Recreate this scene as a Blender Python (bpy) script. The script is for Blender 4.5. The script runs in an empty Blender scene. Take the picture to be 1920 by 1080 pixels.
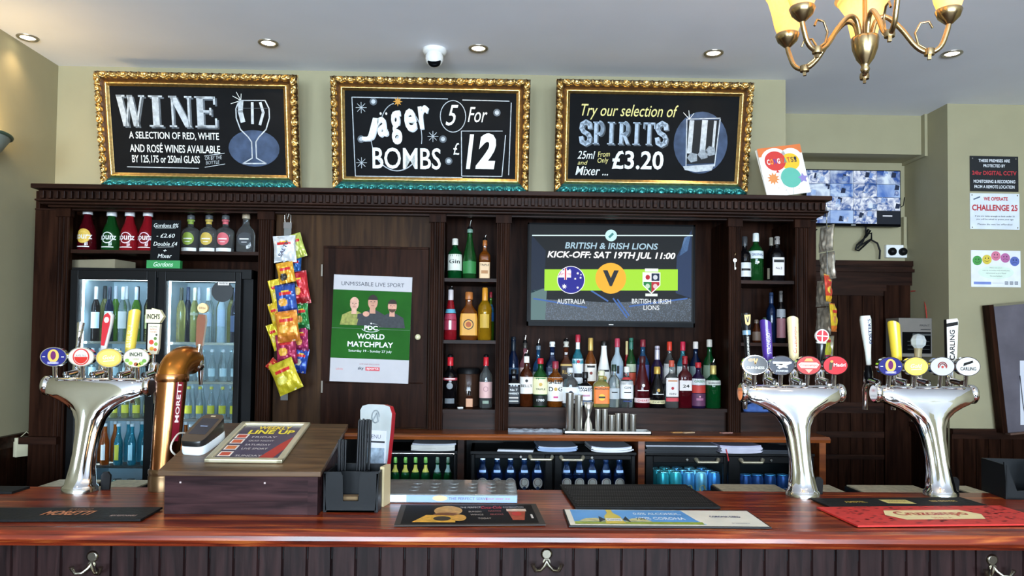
import bpy, math, random
from mathutils import Matrix, Vector, noise
R_ = math.radians
S = bpy.context.scene
COL = S.collection
# ------------------------------------------------------------------ camera
F_PX, SHIFT_PX = 1400.0, 55.0
CAM = Vector((0, 0, 1.64))
CROT = (Matrix.Rotation(R_(-1.3), 3, 'Z') @ Matrix.Rotation(R_(91.84), 3, 'X') @ Matrix.Rotation(R_(0.65), 3, 'Z'))
cd = bpy.data.cameras.new('camera'); cam = bpy.data.objects.new('camera', cd); COL.objects.link(cam)
cam.matrix_world = Matrix.Translation(CAM) @ CROT.to_4x4()
cd.sensor_fit = 'HORIZONTAL'; cd.sensor_width = 36.0; cd.lens = 36.0 * F_PX / 1920; cd.shift_y = SHIFT_PX / 1920
cd.clip_start = .05; cd.clip_end = 60
S.camera = cam
# ------------------------------------------------------------------ view, world, daylight
S.view_settings.view_transform = 'Standard'; S.view_settings.look = 'None'
S.view_settings.gamma = 1.0; S.view_settings.use_curve_mapping = False
S.view_settings.exposure = 0.0
W = bpy.data.worlds.new('daylight'); S.world = W; W.use_nodes = True
W.node_tree.nodes['Background'].inputs[0].default_value = (.62, .78, 1, 1)
W.node_tree.nodes['Background'].inputs[1].default_value = 1.0


def area(name, loc, rot, sx, sy, col, e):
    l = bpy.data.lights.new(name, 'AREA'); l.shape = 'RECTANGLE'; l.size = sx; l.size_y = sy; l.energy = e; l.color = col
    o = bpy.data.objects.new(name, l); o.location = loc; o.rotation_euler = rot; COL.objects.link(o); return o


WINX = (-2.0, 0.0, 2.0)
for k, wx in enumerate(WINX):                       # daylight through the three street windows behind the viewer
    for dx in (-.38, .38):
        area('window_daylight', (wx + .45 + dx, -3.93, 1.75), (R_(131), 0, 0), .62, 1.85, (.74, .87, 1), 190)


def spot(loc, e, col=(1, .72, .42), ang=110, blend=.8, r=.03, rot=(0, 0, 0)):
    l = bpy.data.lights.new('lamp_light', 'SPOT'); l.energy = e; l.color = col; l.spot_size = R_(ang); l.spot_blend = blend; l.shadow_soft_size = r
    o = bpy.data.objects.new('lamp_light', l); o.location = loc; o.rotation_euler = rot; COL.objects.link(o); return o


def point(loc, e, col=(1, .78, .5), r=.03):
    l = bpy.data.lights.new('lamp_light', 'POINT'); l.energy = e; l.color = col; l.shadow_soft_size = r
    o = bpy.data.objects.new('lamp_light', l); o.location = loc; COL.objects.link(o); return o


# ------------------------------------------------------------------ measuring
def ray(px, py): return CROT @ Vector(((px - 960) / F_PX, (540 + SHIFT_PX - py) / F_PX, -1))


def at(px, py, Y):
    d = ray(px, py); return CAM + d * ((Y - CAM.y) / d.y)


def atz(px, py, Z):
    d = ray(px, py); return CAM + d * ((Z - CAM.z) / d.z)


def atx(px, py, X):
    d = ray(px, py); return CAM + d * ((X - CAM.x) / d.x)


def sc(Y): return Y / F_PX          # metres per photo pixel at depth Y


# ------------------------------------------------------------------ materials
def lin(h):
    h = h.lstrip('#'); v = [int(h[i:i + 2], 16) / 255 for i in (0, 2, 4)]
    return tuple(x / 12.92 if x <= .04045 else ((x + .055) / 1.055) ** 2.4 for x in v) + (1,)


MATS = {}


def P(hexc, rough=.5, metal=0.0, trans=0.0, emit=0.0, var=.06, scale=14.0, bump=0.0, coat=0.0, ior=1.45, alpha=1.0, spec=.5):
    key = (hexc, rough, metal, trans, emit, var, scale, bump, coat, ior, alpha, spec)
    if key in MATS: return MATS[key]
    m = bpy.data.materials.new('paint_' + hexc.lstrip('#')); m.use_nodes = True
    n, l = m.node_tree.nodes, m.node_tree.links
    b = n['Principled BSDF']; c = lin(hexc)
    tc = n.new('ShaderNodeTexCoord'); nz = n.new('ShaderNodeTexNoise'); nz.inputs['Scale'].default_value = scale; nz.inputs['Detail'].default_value = 4
    l.new(tc.outputs['Object'], nz.inputs['Vector'])
    rp = n.new('ShaderNodeValToRGB'); l.new(nz.outputs['Fac'], rp.inputs['Fac'])
    lo = tuple(max(0, x * (1 - var)) for x in c[:3]) + (1,); hi = tuple(min(1, x * (1 + var)) for x in c[:3]) + (1,)
    rp.color_ramp.elements[0].position = .3; rp.color_ramp.elements[1].position = .7
    rp.color_ramp.elements[0].color = lo; rp.color_ramp.elements[1].color = hi
    l.new(rp.outputs['Color'], b.inputs['Base Color'])
    b.inputs['Roughness'].default_value = rough; b.inputs['Metallic'].default_value = metal
    b.inputs['Transmission Weight'].default_value = trans; b.inputs['IOR'].default_value = ior
    b.inputs['Coat Weight'].default_value = coat; b.inputs['Coat Roughness'].default_value = .08
    b.inputs['Alpha'].default_value = alpha; b.inputs['Specular IOR Level'].default_value = spec
    if emit:
        l.remove(b.inputs['Base Color'].links[0]); b.inputs['Base Color'].default_value = (.02, .02, .02, 1); l.new(rp.outputs['Color'], b.inputs['Emission Color']); b.inputs['Emission Strength'].default_value = emit
    if bump:
        bp = n.new('ShaderNodeBump'); bp.inputs['Strength'].default_value = bump; bp.inputs['Distance'].default_value = .01
        l.new(nz.outputs['Fac'], bp.inputs['Height']); l.new(bp.outputs['Normal'], b.inputs['Normal'])
    MATS[key] = m; return m


def wood(name, dark, light, stretch=(1, 12, 12), scale=3.0, rough=.35, coat=.4, bump=.12, pos=(.35, .7), mid=None, spec=.5):
    m = bpy.data.materials.new(name); m.use_nodes = True
    n, l = m.node_tree.nodes, m.node_tree.links; b = n['Principled BSDF']
    tc = n.new('ShaderNodeTexCoord'); mp = n.new('ShaderNodeMapping'); mp.inputs['Scale'].default_value = stretch
    nz = n.new('ShaderNodeTexNoise'); nz.inputs['Scale'].default_value = scale; nz.inputs['Detail'].default_value = 8; nz.inputs['Distortion'].default_value = .6
    l.new(tc.outputs['Object'], mp.inputs['Vector']); l.new(mp.outputs['Vector'], nz.inputs['Vector'])
    rp = n.new('ShaderNodeValToRGB'); e = rp.color_ramp.elements
    e[0].position, e[1].position = pos; e[0].color = lin(dark); e[1].color = lin(light)
    if mid: x = e.new((pos[0] + pos[1]) / 2); x.color = lin(mid)
    l.new(nz.outputs['Fac'], rp.inputs['Fac']); l.new(rp.outputs['Color'], b.inputs['Base Color'])
    b.inputs['Roughness'].default_value = rough; b.inputs['Specular IOR Level'].default_value = spec; b.inputs['Coat Weight'].default_value = coat; b.inputs['Coat Roughness'].default_value = .12
    bp = n.new('ShaderNodeBump'); bp.inputs['Strength'].default_value = bump; bp.inputs['Distance'].default_value = .004
    l.new(nz.outputs['Fac'], bp.inputs['Height']); l.new(bp.outputs['Normal'], b.inputs['Normal'])
    return m


def pane_mat(name, tint='#f2fbff', refl=.5):
    m = bpy.data.materials.new(name); m.use_nodes = True; n, l = m.node_tree.nodes, m.node_tree.links
    n.remove(n['Principled BSDF']); out = n['Material Output']
    t = n.new('ShaderNodeBsdfTransparent'); t.inputs[0].default_value = lin(tint)
    g = n.new('ShaderNodeBsdfGlossy'); g.inputs['Roughness'].default_value = .02
    f = n.new('ShaderNodeFresnel'); f.inputs[0].default_value = 1.45
    nz = n.new('ShaderNodeTexNoise'); nz.inputs['Scale'].default_value = 3
    ma = n.new('ShaderNodeMath'); ma.operation = 'MULTIPLY'; l.new(f.outputs[0], ma.inputs[0]); ma.inputs[1].default_value = refl * 2
    mx = n.new('ShaderNodeMixShader'); l.new(ma.outputs[0], mx.inputs[0]); l.new(t.outputs[0], mx.inputs[1]); l.new(g.outputs[0], mx.inputs[2])
    l.new(mx.outputs[0], out.inputs[0]); return m


DARK = wood('dark_varnished_wood', '#190b06', '#321c12', (10, 10, .8), 3.5, .45, .0, .15, spec=.04)
DARKH = wood('dark_varnished_wood_level_grain', '#190b06', '#341d13', (.8, 10, 10), 3.5, .42, .0, .15, spec=.12)
PANEL = wood('brown_panel_wood', '#291a10', '#46301d', (9, 9, .7), 4, .45, .0, .15, spec=.06)
BARTOP = wood('red_brown_bar_wood', '#45130a', '#bb662c', (.9, 11, 11), 3.6, .3, .12, .05, (.34, .72), '#7d2b13')
BACKTOP = wood('worktop_wood', '#4a1c0d', '#9a5326', (.8, 9, 9), 3.4, .28, .5, .06, (.3, .72))
APRON = wood('black_brown_boards', '#160b0b', '#33201f', (9, 9, .8), 4, .45, .0, .35, spec=.18)
BOXW = wood('black_stained_box_wood', '#1f1012', '#41292a', (1, 12, 12), 4, .5, .0, .25, spec=.1)
LID = wood('dark_brown_lid_wood', '#3a291b', '#64492f', (1, 12, 12), 4, .4, .1, .12, spec=.3)
WALL = P('#9f9778', .75, var=.03, scale=6, bump=.05)
CEIL = P('#eff0f8', .7, var=.02, scale=3)
CHROME = P('#e9e9ea', .06, 1.0, var=.02)
STEEL = P('#c9c7c0', .22, 1.0, var=.05)
SHADE = None
FRONTW = P('#4e4036', .7, var=.1, scale=4)
BRASS = P('#b39b72', .26, 1.0, var=.1)
GOLD = P('#d2b072', .34, 1.0, var=.25, scale=60); RECESS_SHADE = P('#4c3016', .5, .5, var=.3, scale=60)  # second colour puts crevice shade into the gilt recesses
COPPER = P('#b5784a', .22, 1.0, var=.12, scale=8)
BLACKP = P('#0c0c0d', .45, var=.1, spec=.2)
BLACKG = P('#08080a', .3, var=.1, spec=.05)
RUBBER = P('#121212', .65, var=.15, scale=80, bump=.2, spec=.25)
WHITE = P('#efefec', .5, var=.02)
PAPER = P('#d2d2da', .6, var=.03)
CHALK = P('#e9ece8', .9, var=.18, scale=90)
CHALKG = P('#b9bfc4', .9, var=.22, scale=60)
CHALKY = P('#e6d88c', .9, var=.15, scale=60)
SLATE = P('#101113', .8, var=.2, scale=8, spec=.15)
PANE = pane_mat('clear_pane')
GL = {k: P(h, r, trans=t, ior=1.36, var=.03) for k, (h, r, t) in dict(
    clear=('#f2f7f6', .03, .96), green=('#2c7a38', .04, .8), dgreen=('#0f5a2a', .05, .6), amber=('#b9681f', .04, .8), brown=('#5a2a12', .05, .6),
    blue=('#3d7fb0', .04, .8), navy=('#122447', .05, .5), black=('#0d0b0d', .08, .15), red=('#b3202c', .05, .6), dred=('#5a0d18', .06, .5),
    purple=('#35204f', .05, .6), frost=('#cfe0ea', .35, .5), white=('#f2efe8', .25, .0), yellow=('#d9a520', .04, .75), lime=('#7fbf3a', .04, .8),
    pink=('#d98f9a', .05, .8), orange=('#e0772a', .04, .8), aqua=('#4fb7c9', .04, .8), straw=('#cfc67a', .04, .85), wine=('#1c1216', .06, .35)).items()}
# ------------------------------------------------------------------ mesh builder
GLY = {}


def glyphs(s, bold, shear):
    k = (s, bold, shear)
    if k not in GLY:
        cu = bpy.data.curves.new('lettering', 'FONT'); cu.body = s; cu.resolution_u = 3; cu.offset = bold; cu.shear = shear; cu.align_x = 'LEFT'
        o = bpy.data.objects.new('lettering', cu); me = bpy.data.meshes.new_from_object(o)
        v = [(p.co.x, p.co.y) for p in me.vertices]; f = [tuple(p.vertices) for p in me.polygons]
        bpy.data.objects.remove(o); bpy.data.curves.remove(cu); bpy.data.meshes.remove(me)
        xs = [p[0] for p in v] or [0, 1]; ys = [p[1] for p in v] or [0, 1]
        GLY[k] = (v, f, min(xs), max(xs), min(ys), max(ys))
    return GLY[k]


class MB:
    def __init__(s, T=None):
        s.v = []; s.f = []; s.m = []; s.sm = []; s.mats = []; s.T = T or Matrix.Identity(4); s.sub = []

    def mi(s, m):
        if m not in s.mats: s.mats.append(m)
        return s.mats.index(m)

    def add(s, vs, fs, m, smooth=False):
        o = len(s.v); s.v += [s.T @ Vector(p) for p in vs]; i = s.mi(m)
        for f in fs: s.f.append(tuple(o + k for k in f)); s.m.append(i); s.sm.append(smooth)
        return s

    def box(s, x0, x1, y0, y1, z0, z1, m):
        vs = [(x, y, z) for x in (x0, x1) for y in (y0, y1) for z in (z0, z1)]
        return s.add(vs, [(0, 1, 3, 2), (4, 6, 7, 5), (0, 4, 5, 1), (2, 3, 7, 6), (0, 2, 6, 4), (1, 5, 7, 3)], m)

    def loft(s, rings, m, cap0=True, cap1=True, smooth=True):
        n = len(rings[0]); vs = [p for r in rings for p in r]; fs = []
        for i in range(len(rings) - 1):
            for j in range(n):
                k = (j + 1) % n; fs.append((i * n + j, i * n + k, (i + 1) * n + k, (i + 1) * n + j))
        s.add(vs, fs, m, smooth)
        if cap0: s.add(rings[0], [tuple(range(n))[::-1]], m)
        if cap1: s.add(rings[-1], [tuple(range(n))], m)
        return s

    def lathe(s, prof, m, seg=20, c=(0, 0, 0), p=2.0, ey=1.0, smooth=True, cap0=True, cap1=True):
        rings = []
        for r, z in prof:
            rings.append([(c[0] + x * r, c[1] + y * r * ey, c[2] + z) for x, y in sup(seg, p)])
        return s.loft(rings, m, cap0, cap1, smooth)

    def tube(s, pts, r, m, seg=10, cap=True):
        pts = [Vector(p) for p in pts]; rs = r if isinstance(r, (list, tuple)) else [r] * len(pts)
        rings = []; u = None
        for i, p in enumerate(pts):
            t = (pts[min(i + 1, len(pts) - 1)] - pts[max(i - 1, 0)]).normalized()
            if u is None:
                a = Vector((0, 0, 1)) if abs(t.z) < .9 else Vector((1, 0, 0)); u = t.cross(a).normalized()
            u = (u - t * u.dot(t)).normalized(); w = t.cross(u)
            rings.append([p + (u * math.cos(2 * math.pi * k / seg) + w * math.sin(2 * math.pi * k / seg)) * rs[i] for k in range(seg)])
        return s.loft(rings, m, cap, cap, True)

    def slab(s, pts, y0, y1, m, mside=None):         # outline in x,z (anticlockwise), front face at y0, back at y1
        n = len(pts); vs = [(x, y0, z) for x, z in pts] + [(x, y1, z) for x, z in pts]
        s.add(vs, [tuple(range(n))], m); s.add(vs, [tuple(range(2 * n - 1, n - 1, -1))], mside or m)
        return s.add(vs, [(j, n + j, n + (j + 1) % n, (j + 1) % n) for j in range(n)], mside or m)

    def poly(s, pts, m, y=-.001): return s.add([(x, y, z) for x, z in pts], [tuple(range(len(pts)))], m)

    def rect(s, x0, x1, z0, z1, m, y=-.001): return s.poly([(x0, z0), (x1, z0), (x1, z1), (x0, z1)], m, y)

    def ell(s, cx, cz, rx, rz, m, y=-.001, n=28): return s.poly([(cx + rx * math.cos(2 * math.pi * k / n), cz + rz * math.sin(2 * math.pi * k / n)) for k in range(n)], m, y)

    def star(s, cx, cz, r, m, n=5, inner=.45, y=-.001, a0=90):
        return s.poly([(cx + (r if k % 2 == 0 else r * inner) * math.cos(R_(a0) + math.pi * k / n), cz + (r if k % 2 == 0 else r * inner) * math.sin(R_(a0) + math.pi * k / n)) for k in range(2 * n)], m, y)

    def stroke(s, pts, w, m, y=-.001):
        for k in range(len(pts) - 1):
            a, b = Vector(pts[k]), Vector(pts[k + 1]); d = b - a
            if d.length < 1e-7: continue
            d.normalize(); q = Vector((-d.y, d.x)) * w / 2; e = d * w * .22; a = a - e; b = b + e
            s.poly([tuple(a - q), tuple(b - q), tuple(b + q), tuple(a + q)], m, y)
        return s

    def arc(s, cx, cz, rx, rz, a0, a1, w, m, y=-.001, n=24):
        return s.stroke([(cx + rx * math.cos(R_(a0 + (a1 - a0) * k / n)), cz + rz * math.sin(R_(a0 + (a1 - a0) * k / n))) for k in range(n + 1)], w, m, y)

    def text(s, t, cx, cz, w, h, m, y=-.0015, bold=0.0, shear=0.0, rot=0.0, fn=None):
        v, f, x0, x1, y0, y1 = glyphs(t, bold, shear)
        sx = w / max(x1 - x0, 1e-4) if w else None; sz = h / max(y1 - y0, 1e-4) if h else sx
        if sx is None: sx = sz
        ca, sa = math.cos(R_(rot)), math.sin(R_(rot)); out = []
        for px, pz in v:
            a, b = (px - (x0 + x1) / 2) * sx, (pz - (y0 + y1) / 2) * sz
            q = (cx + a * ca - b * sa, cz + a * sa + b * ca)
            out.append(fn(*q) if fn else (q[0], y, q[1]))
        return s.add(out, f, m)

    def mesh(s, name):
        me = bpy.data.meshes.new(name); me.from_pydata([tuple(p) for p in s.v], [], s.f)
        for m in s.mats: me.materials.append(m)
        me.polygons.foreach_set('material_index', s.m); me.polygons.foreach_set('use_smooth', s.sm); me.update(); return me

    def build(s, name, parent=None, loc=(0, 0, 0), rot=(0, 0, 0), bevel=0.0, subsurf=0):
        o = bpy.data.objects.new(name, s.mesh(name)); COL.objects.link(o); o.location = loc; o.rotation_euler = rot
        if parent: o.parent = parent
        if bevel:
            b = o.modifiers.new('edge', 'BEVEL'); b.width = bevel; b.segments = 2; b.limit_method = 'ANGLE'; b.angle_limit = R_(40)
        if subsurf:
            b = o.modifiers.new('smooth', 'SUBSURF'); b.levels = b.render_levels = subsurf
        return o


def sup(n, p):
    out = []
    for k in range(n):
        a = 2 * math.pi * k / n; c, d = math.cos(a), math.sin(a)
        out.append((math.copysign(abs(c) ** (2 / p), c), math.copysign(abs(d) ** (2 / p), d)))
    return out


def tag(o, label, cat, group=None):
    o['label'] = label; o['category'] = cat
    if group: o['group'] = group
    return o


def thing(name, label, cat, loc=(0, 0, 0), rot=(0, 0, 0), group=None):
    o = bpy.data.objects.new(name, None); o.empty_display_size = .05; COL.objects.link(o); o.location = loc; o.rotation_euler = rot
    return tag(o, label, cat, group)


def struct(o, label=None):
    o['kind'] = 'structure'
    return o


def dup(o, loc=None, label=None, rot=None):
    def go(a, par):
        c = a.copy(); COL.objects.link(c); c.parent = par
        for ch in KIDS.get(a.name, []): go(ch, c)
        return c
    KIDS = {}
    for a in bpy.data.objects:
        if a.parent: KIDS.setdefault(a.parent.name, []).append(a)
    r = go(o, None)
    if loc is not None: r.location = loc
    if rot is not None: r.rotation_euler = rot
    if label: r['label'] = label
    return r


FLAT = Matrix.Rotation(R_(-90), 4, 'X')      # lays a front-facing drawing on its back
ORD = 'first second third fourth fifth sixth seventh eighth ninth tenth eleventh twelfth'.split()
random.seed(4)
# ------------------------------------------------------------------ the room
CZ = 3.12; XL = -2.407; YW = 4.10; YF = 3.75; YB = 4.08; XP = 2.743
XWE = at(1473, 300, YW).x; ZD = 1.147; ZT = 1.10


def sbox(name, *a, m=WALL):
    return struct(MB().box(*a, m).build(name))


FLOORM = wood('floor_boards', '#2a1a12', '#4a3222', (1, 8, 8), 2.5, .4, .2)
sbox('floor', -2.6, 4.3, -4.2, 5.3, -.06, 0, m=FLOORM)
sbox('ceiling', -2.6, 4.3, -4.2, 5.3, CZ, CZ + .08, m=CEIL)
sbox('wall_left', -2.6, XL, -4.2, 5.3, 0, CZ)
sbox('wall_back', XL, XWE, YW, YW + .12, 0, CZ)
sbox('wall_alcove', XL, XP + .1, 4.93, 5.05, 0, CZ)
wr = MB(); wr.box(XP, 4.2, 4.45, 5.3, 0, CZ, WALL)
struct(wr.build('wall_pillar'))
sbox('wall_right', 4.2, 4.3, -4.2, 5.3, 0, CZ)
b = MB(); b.box(XWE - .1, XP, 4.70, 4.93, 2.868, CZ, WALL); b.box(XP - .018, XP, 4.66, 4.94, 2.85, CZ, WALL)
struct(b.build('trim_1'))                                            # boxed beam over the alcove
struct(MB().box(XL - .01, XL + .012, -4, at(23, 500, 3.0).y + .38, 0, 2.2, WALL).build('trim_2'))
# street wall behind the viewer, three windows
b = MB(); xs = [-2.6] + [x + d for x in WINX for d in (-.1 - .8 + .45, -.1 + .8 + .45)] + [4.3]
for i in range(0, 8, 2): b.box(xs[i], xs[i + 1], -4.2, -4.0, .75, 2.75, FRONTW)
b.box(-2.6, 4.3, -4.2, -4.0, 0, .75, FRONTW); b.box(-2.6, 4.3, -4.2, -4.0, 2.75, CZ, FRONTW)
struct(b.build('wall_front'))
for k in range(3):
    a, c = xs[1 + 2 * k], xs[2 + 2 * k]; w = struct(bpy.data.objects.new('window_%d' % (k + 1), None)); COL.objects.link(w)
    w.location = ((a + c) / 2, -4.1, .75); hw = (c - a) / 2; fr = MB()
    for x0, x1, z0, z1 in ((-hw, -hw + .06, 0, 2), (hw - .06, hw, 0, 2), (-hw, hw, 0, .06), (-hw, hw, 1.94, 2), (-.02, .02, .06, 1.94), (-hw, hw, 1.2, 1.24)):
        fr.box(x0, x1, -.03, .03, z0, z1, WHITE)
    fr.build('frame', w); MB().box(-hw + .05, hw - .05, -.004, .004, .05, 1.95, PANE).build('pane', w)


def wainscot(name, pts, x_or_y, fixed, z1, board=.075):
    """grooved dado boards with a cap rail; runs along x or y at a fixed other coordinate, facing `side`"""
    a, c = pts; s_ = fixed[1]; f = fixed[0]; m = MB(); q = a
    def bx(u0, u1, d0, d1, z0, zz, mm):
        d0, d1 = sorted((f + s_ * d0, f + s_ * d1))
        if x_or_y == 'x': m.box(u0, u1, d0, d1, z0, zz, mm)
        else: m.box(d0, d1, u0, u1, z0, zz, mm)
    while q < c - 1e-4:
        e = min(q + board, c); bx(q + .003, e - .003, 0, .014, 0, z1 - .03, DARK); q = e
    bx(a, c, 0, .008, 0, z1 - .03, DARK); bx(a, c, 0, .032, z1 - .032, z1, DARKH); bx(a, c, 0, .022, z1 - .06, z1 - .032, DARKH); bx(a, c, 0, .022, 0, .12, DARKH)
    return struct(m.build(name))


wainscot('trim_3', (-3.9, YW), 'y', (XL, 1), ZD)
wainscot('trim_4', (XP, 4.2), 'x', (4.45, -1), ZD)
wainscot('trim_5', (4.47, 4.93), 'y', (XP, -1), ZD)

for nm, x0_, x1_ in (('added_trim_left', XL, XL + .03), ('added_trim_right', 4.17, 4.2)):
    m = MB(); m.box(x0_, x1_, -4, -.4, 0, 2.25, DARK); m.box(x0_ - .0, x1_ + .0, -4, -.4, 2.25, 2.3, DARKH); struct(m.build(nm))       # unseen dark panelling, added to darken what the chrome reflects
# alcove door: dark panelled, with a deep head moulding
d = MB(); YD = 4.86
x0 = at(1500, 600, YD).x; x1 = at(1703, 500, YD).x; zt = at(1600, 489, YD).z
for y0, y1, za, zb in ((-.03, .0, zt - .035, zt), (-.02, 0, zt - .055, zt - .035), (-.045, 0, zt - .075, zt - .055), (-.015, 0, zt - .16, zt - .075)):
    d.box(x0 - .02, x1 + .02, YD + y0, 4.93, za, zb, DARKH)
d.box(x0, x1, YD, 4.93, 0, zt - .07, DARK)
sx = at(1660, 600, YD).x
for za, zb in ((zt - .23, zt - .16), (zt - 1.0, zt - .93), (zt - 1.16, zt - 1.12), (zt - 1.3, zt - 1.27), (0, .2)): d.box(x0, sx, YD - .018, YD, za, zb, DARKH)
d.box(sx, x1, YD - .022, YD, 0, zt - .16, DARK); d.box(sx - .02, sx, YD - .03, YD, 0, zt - .2, DARK)
q = x0
while q < sx - .05:
    d.box(q + .003, q + .077, YD - .008, YD, .2, zt - .23, DARK); q += .082
door = struct(d.build('door_1'))
# ------------------------------------------------------------------ back bar cabinet
bb = thing('back_bar_cabinet', 'long dark varnished back bar cabinet with dentil cornice and fluted pilasters', 'cabinet', (0, YF, 0))


def X(px, Y=None, py=600): return at(px, py, Y or YF).x


def Z(py, px=960, Y=None): return at(px, py, Y or YF).z


XC0, XC1 = X(60), X(1532)
ZC = at(800, 355.5, 3.62).z                       # top of cornice
HB = ZC - .100
# cornice
c = MB(T=Matrix.Translation((0, -YF, 0))); e0, e1 = at(58, 350, 3.62).x, at(1560, 368, 3.62).x
for ins, yf, za, zb in ((0, 3.615, .0, .022), (.012, 3.66, .022, .075), (.008, 3.635, .070, .079), (.02, 3.66, .079, .09), (.04, 3.69, .09, .100)):
    c.box(e0 + ins, e1 - ins, yf, YB + .018 if za == 0 else YF + .04, ZC - zb, ZC - za, DARKH)
c.box(XC0, XC0 + .02, YF, YB, HB, ZC - .01, DARK); c.box(XC1 - .02, XC1, YF, YB, HB, ZC - .01, DARK)
q = e0 + .03
while q < e1 - .04:
    c.box(q, q + .019, 3.64, 3.67, ZC - .066, ZC - .028, DARKH); q += .0335
c.build('cornice', bb, bevel=.003)
ZWT, ZWB = 1.195, 1.168                           # back worktop
PIL = [(105, 128), (483, 510), (805, 832), (930, 955), (1365, 1388), (1490, 1515)]


def fluted(xa, xb, y, z0, z1, m):
    w = xb - xa; n = 3; pts = [(xa, y + .03), (xa, y)]
    for k in range(n):
        cx = xa + w * (k + .5) / n; r = w * .115
        pts += [(cx + r * math.cos(R_(180 - 30 * j)), y + r * math.sin(R_(30 * j)) * .9) for j in range(7)]
    pts += [(xb, y), (xb, y + .03)]
    mb = MB(T=Matrix.Translation((0, -YF, 0))); mb.loft([[(x, yy, z) for x, yy in pts] for z in (z0, z1)], m, smooth=False)
    mb.box(xa - .006, xb + .006, y - .008, y + .03, z1 - .04, z1, m)
    return mb


for k, (a, q) in enumerate(PIL):
    z0 = 0 if k == 0 else ZWT + .0006
    fluted(X(a), X(q), YF - .012, z0, HB, DARK).build('pilaster', bb)
p = MB(T=Matrix.Translation((0, -YF, 0)))
p.box(XC0, X(105), YF, YB, 0, HB, DARK)
p.box(XC0 - .02, X(122), YF - .045, YF, ZD - .035, ZD, DARKH)
p.build('side_board', bb)
for a, q in PIL[1:5]:
    MB(T=Matrix.Translation((0, -YF, 0))).box(X(a) + .01, X(q) - .01, YF + .01, YB, ZWT + .0006 if a != 483 else 0, HB, DARK).build('divider', bb)
MB(T=Matrix.Translation((0, -YF, 0))).box(X(1490) + .005, XC1, YF + .01, YB, ZWT + .0006, HB, DARK).build('side_board', bb)
bk = MB(T=Matrix.Translation((0, -YF, 0)))
bk.box(XC0, XC1, YB, YB + .018, 0, ZC - .022, DARK)
for xx in (X(1040, YB), X(1180, YB), X(1300, YB)): bk.box(xx, xx + .006, YB - .004, YB, ZWT, HB, DARK)
bk.build('back_panel', bb)
MB(T=Matrix.Translation((0, -YF, 0))).box(XC0, XC1, YF - .005, YF + .03, HB - .006, HB + .001, DARKH).build('head_rail', bb)


def shelf(a, q, py, y0=YF + .005, th=.017, m=DARKH, px=None):
    zt_ = at(px or (a + q) / 2, py, y0).z
    MB(T=Matrix.Translation((0, -YF, 0))).box(X(a), X(q), y0, YB, zt_ - th, zt_, m).build('shelf', bb)
    return zt_


SHA = shelf(128, 483, 470)
SHC = [shelf(832, 930, y) for y in (522, 638, 768)]
SHD = shelf(955, 1365, 765)
SHE = [shelf(1388, 1490, y) for y in (526, 643, 774)]
r_ = MB(T=Matrix.Translation((0, -YF, 0)))
for a, q, z in ((832, 930, SHC[2]), (955, 1365, SHD), (1388, 1490, SHE[2])): r_.box(X(a), X(q), YF + .03, YF + .05, ZWT, z - .016, DARKH)
r_.build('riser_board', bb)
# cupboard door bay behind the poster
YDR = 3.79
cp = MB(T=Matrix.Translation((0, -YF, 0))); xa, xb = X(510), X(805)
cp.box(xa, xb, YDR, YB - .01, ZWT - .05, ZC - .03, PANEL); cp.build('cupboard_front', bb)
da, db = X(606, YDR), X(803, YDR); dz0, dz1 = ZWT + .005, at(700, 463, YDR).z
dr = MB(T=Matrix.Translation((0, -YF, 0))); dr.box(da, db, YDR - .02, YDR, dz0, dz1, DARK); dr.box(da, db, YDR - .026, YDR - .018, dz1 - .012, dz1, DARK)
dr.box(da + .02, db - .02, YDR - .024, YDR - .018, dz0 + .22, dz0 + .228, DARK)
door2 = dr.build('cupboard_door', bb, bevel=.003)
kp = at(784, 632, YDR - .03)
MB(T=Matrix.Translation((kp.x, YDR - .02 - YF, kp.z)) @ Matrix.Rotation(R_(90), 4, 'X')).lathe([(.006, 0), (.006, .012), (.013, .018), (.015, .026), (.011, .033), (.003, .036)], P('#d8cfa6', .25), 16).build('knob', door2)
for py in (507, 725):
    hp = at(604, py, YDR - .02); MB(T=Matrix.Translation((hp.x, YDR - .022 - YF, hp.z))).box(-.004, .004, -.004, .004, -.03, .03, P('#6a6258', .45, .6)).build('hinge', door2)
# worktop of the back bar (one continuous board)
wx0, wx1 = X(515), at(1556, 820, 3.58).x
wt = MB(); yy = [(3.575, ZWT - .006), (3.57, ZWT - .013), (3.575, ZWB), (YF + .03, ZWB), (YF + .03, ZWT), (3.585, ZWT)]
wt.loft([[(x, y, z) for y, z in yy] for x in (wx0, wx1)], BACKTOP, smooth=False)
tag(wt.build('back_worktop'), 'long reddish brown worktop running along the back bar below the bottles', 'worktop')
# carcass below it
lo = MB(T=Matrix.Translation((0, -YF, 0)))
for px in (868, 1202, 1537): lo.box(X(px - 6), X(px + 6), YF - .03, YB - .001, 0, ZWB - .001, BACKTOP if px != 868 else DARKH)
lo.box(wx0, X(1531), YB - .03, YB - .001, 0, ZWB - .001, BLACKP)
lo.build('base_upright', bb)
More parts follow.
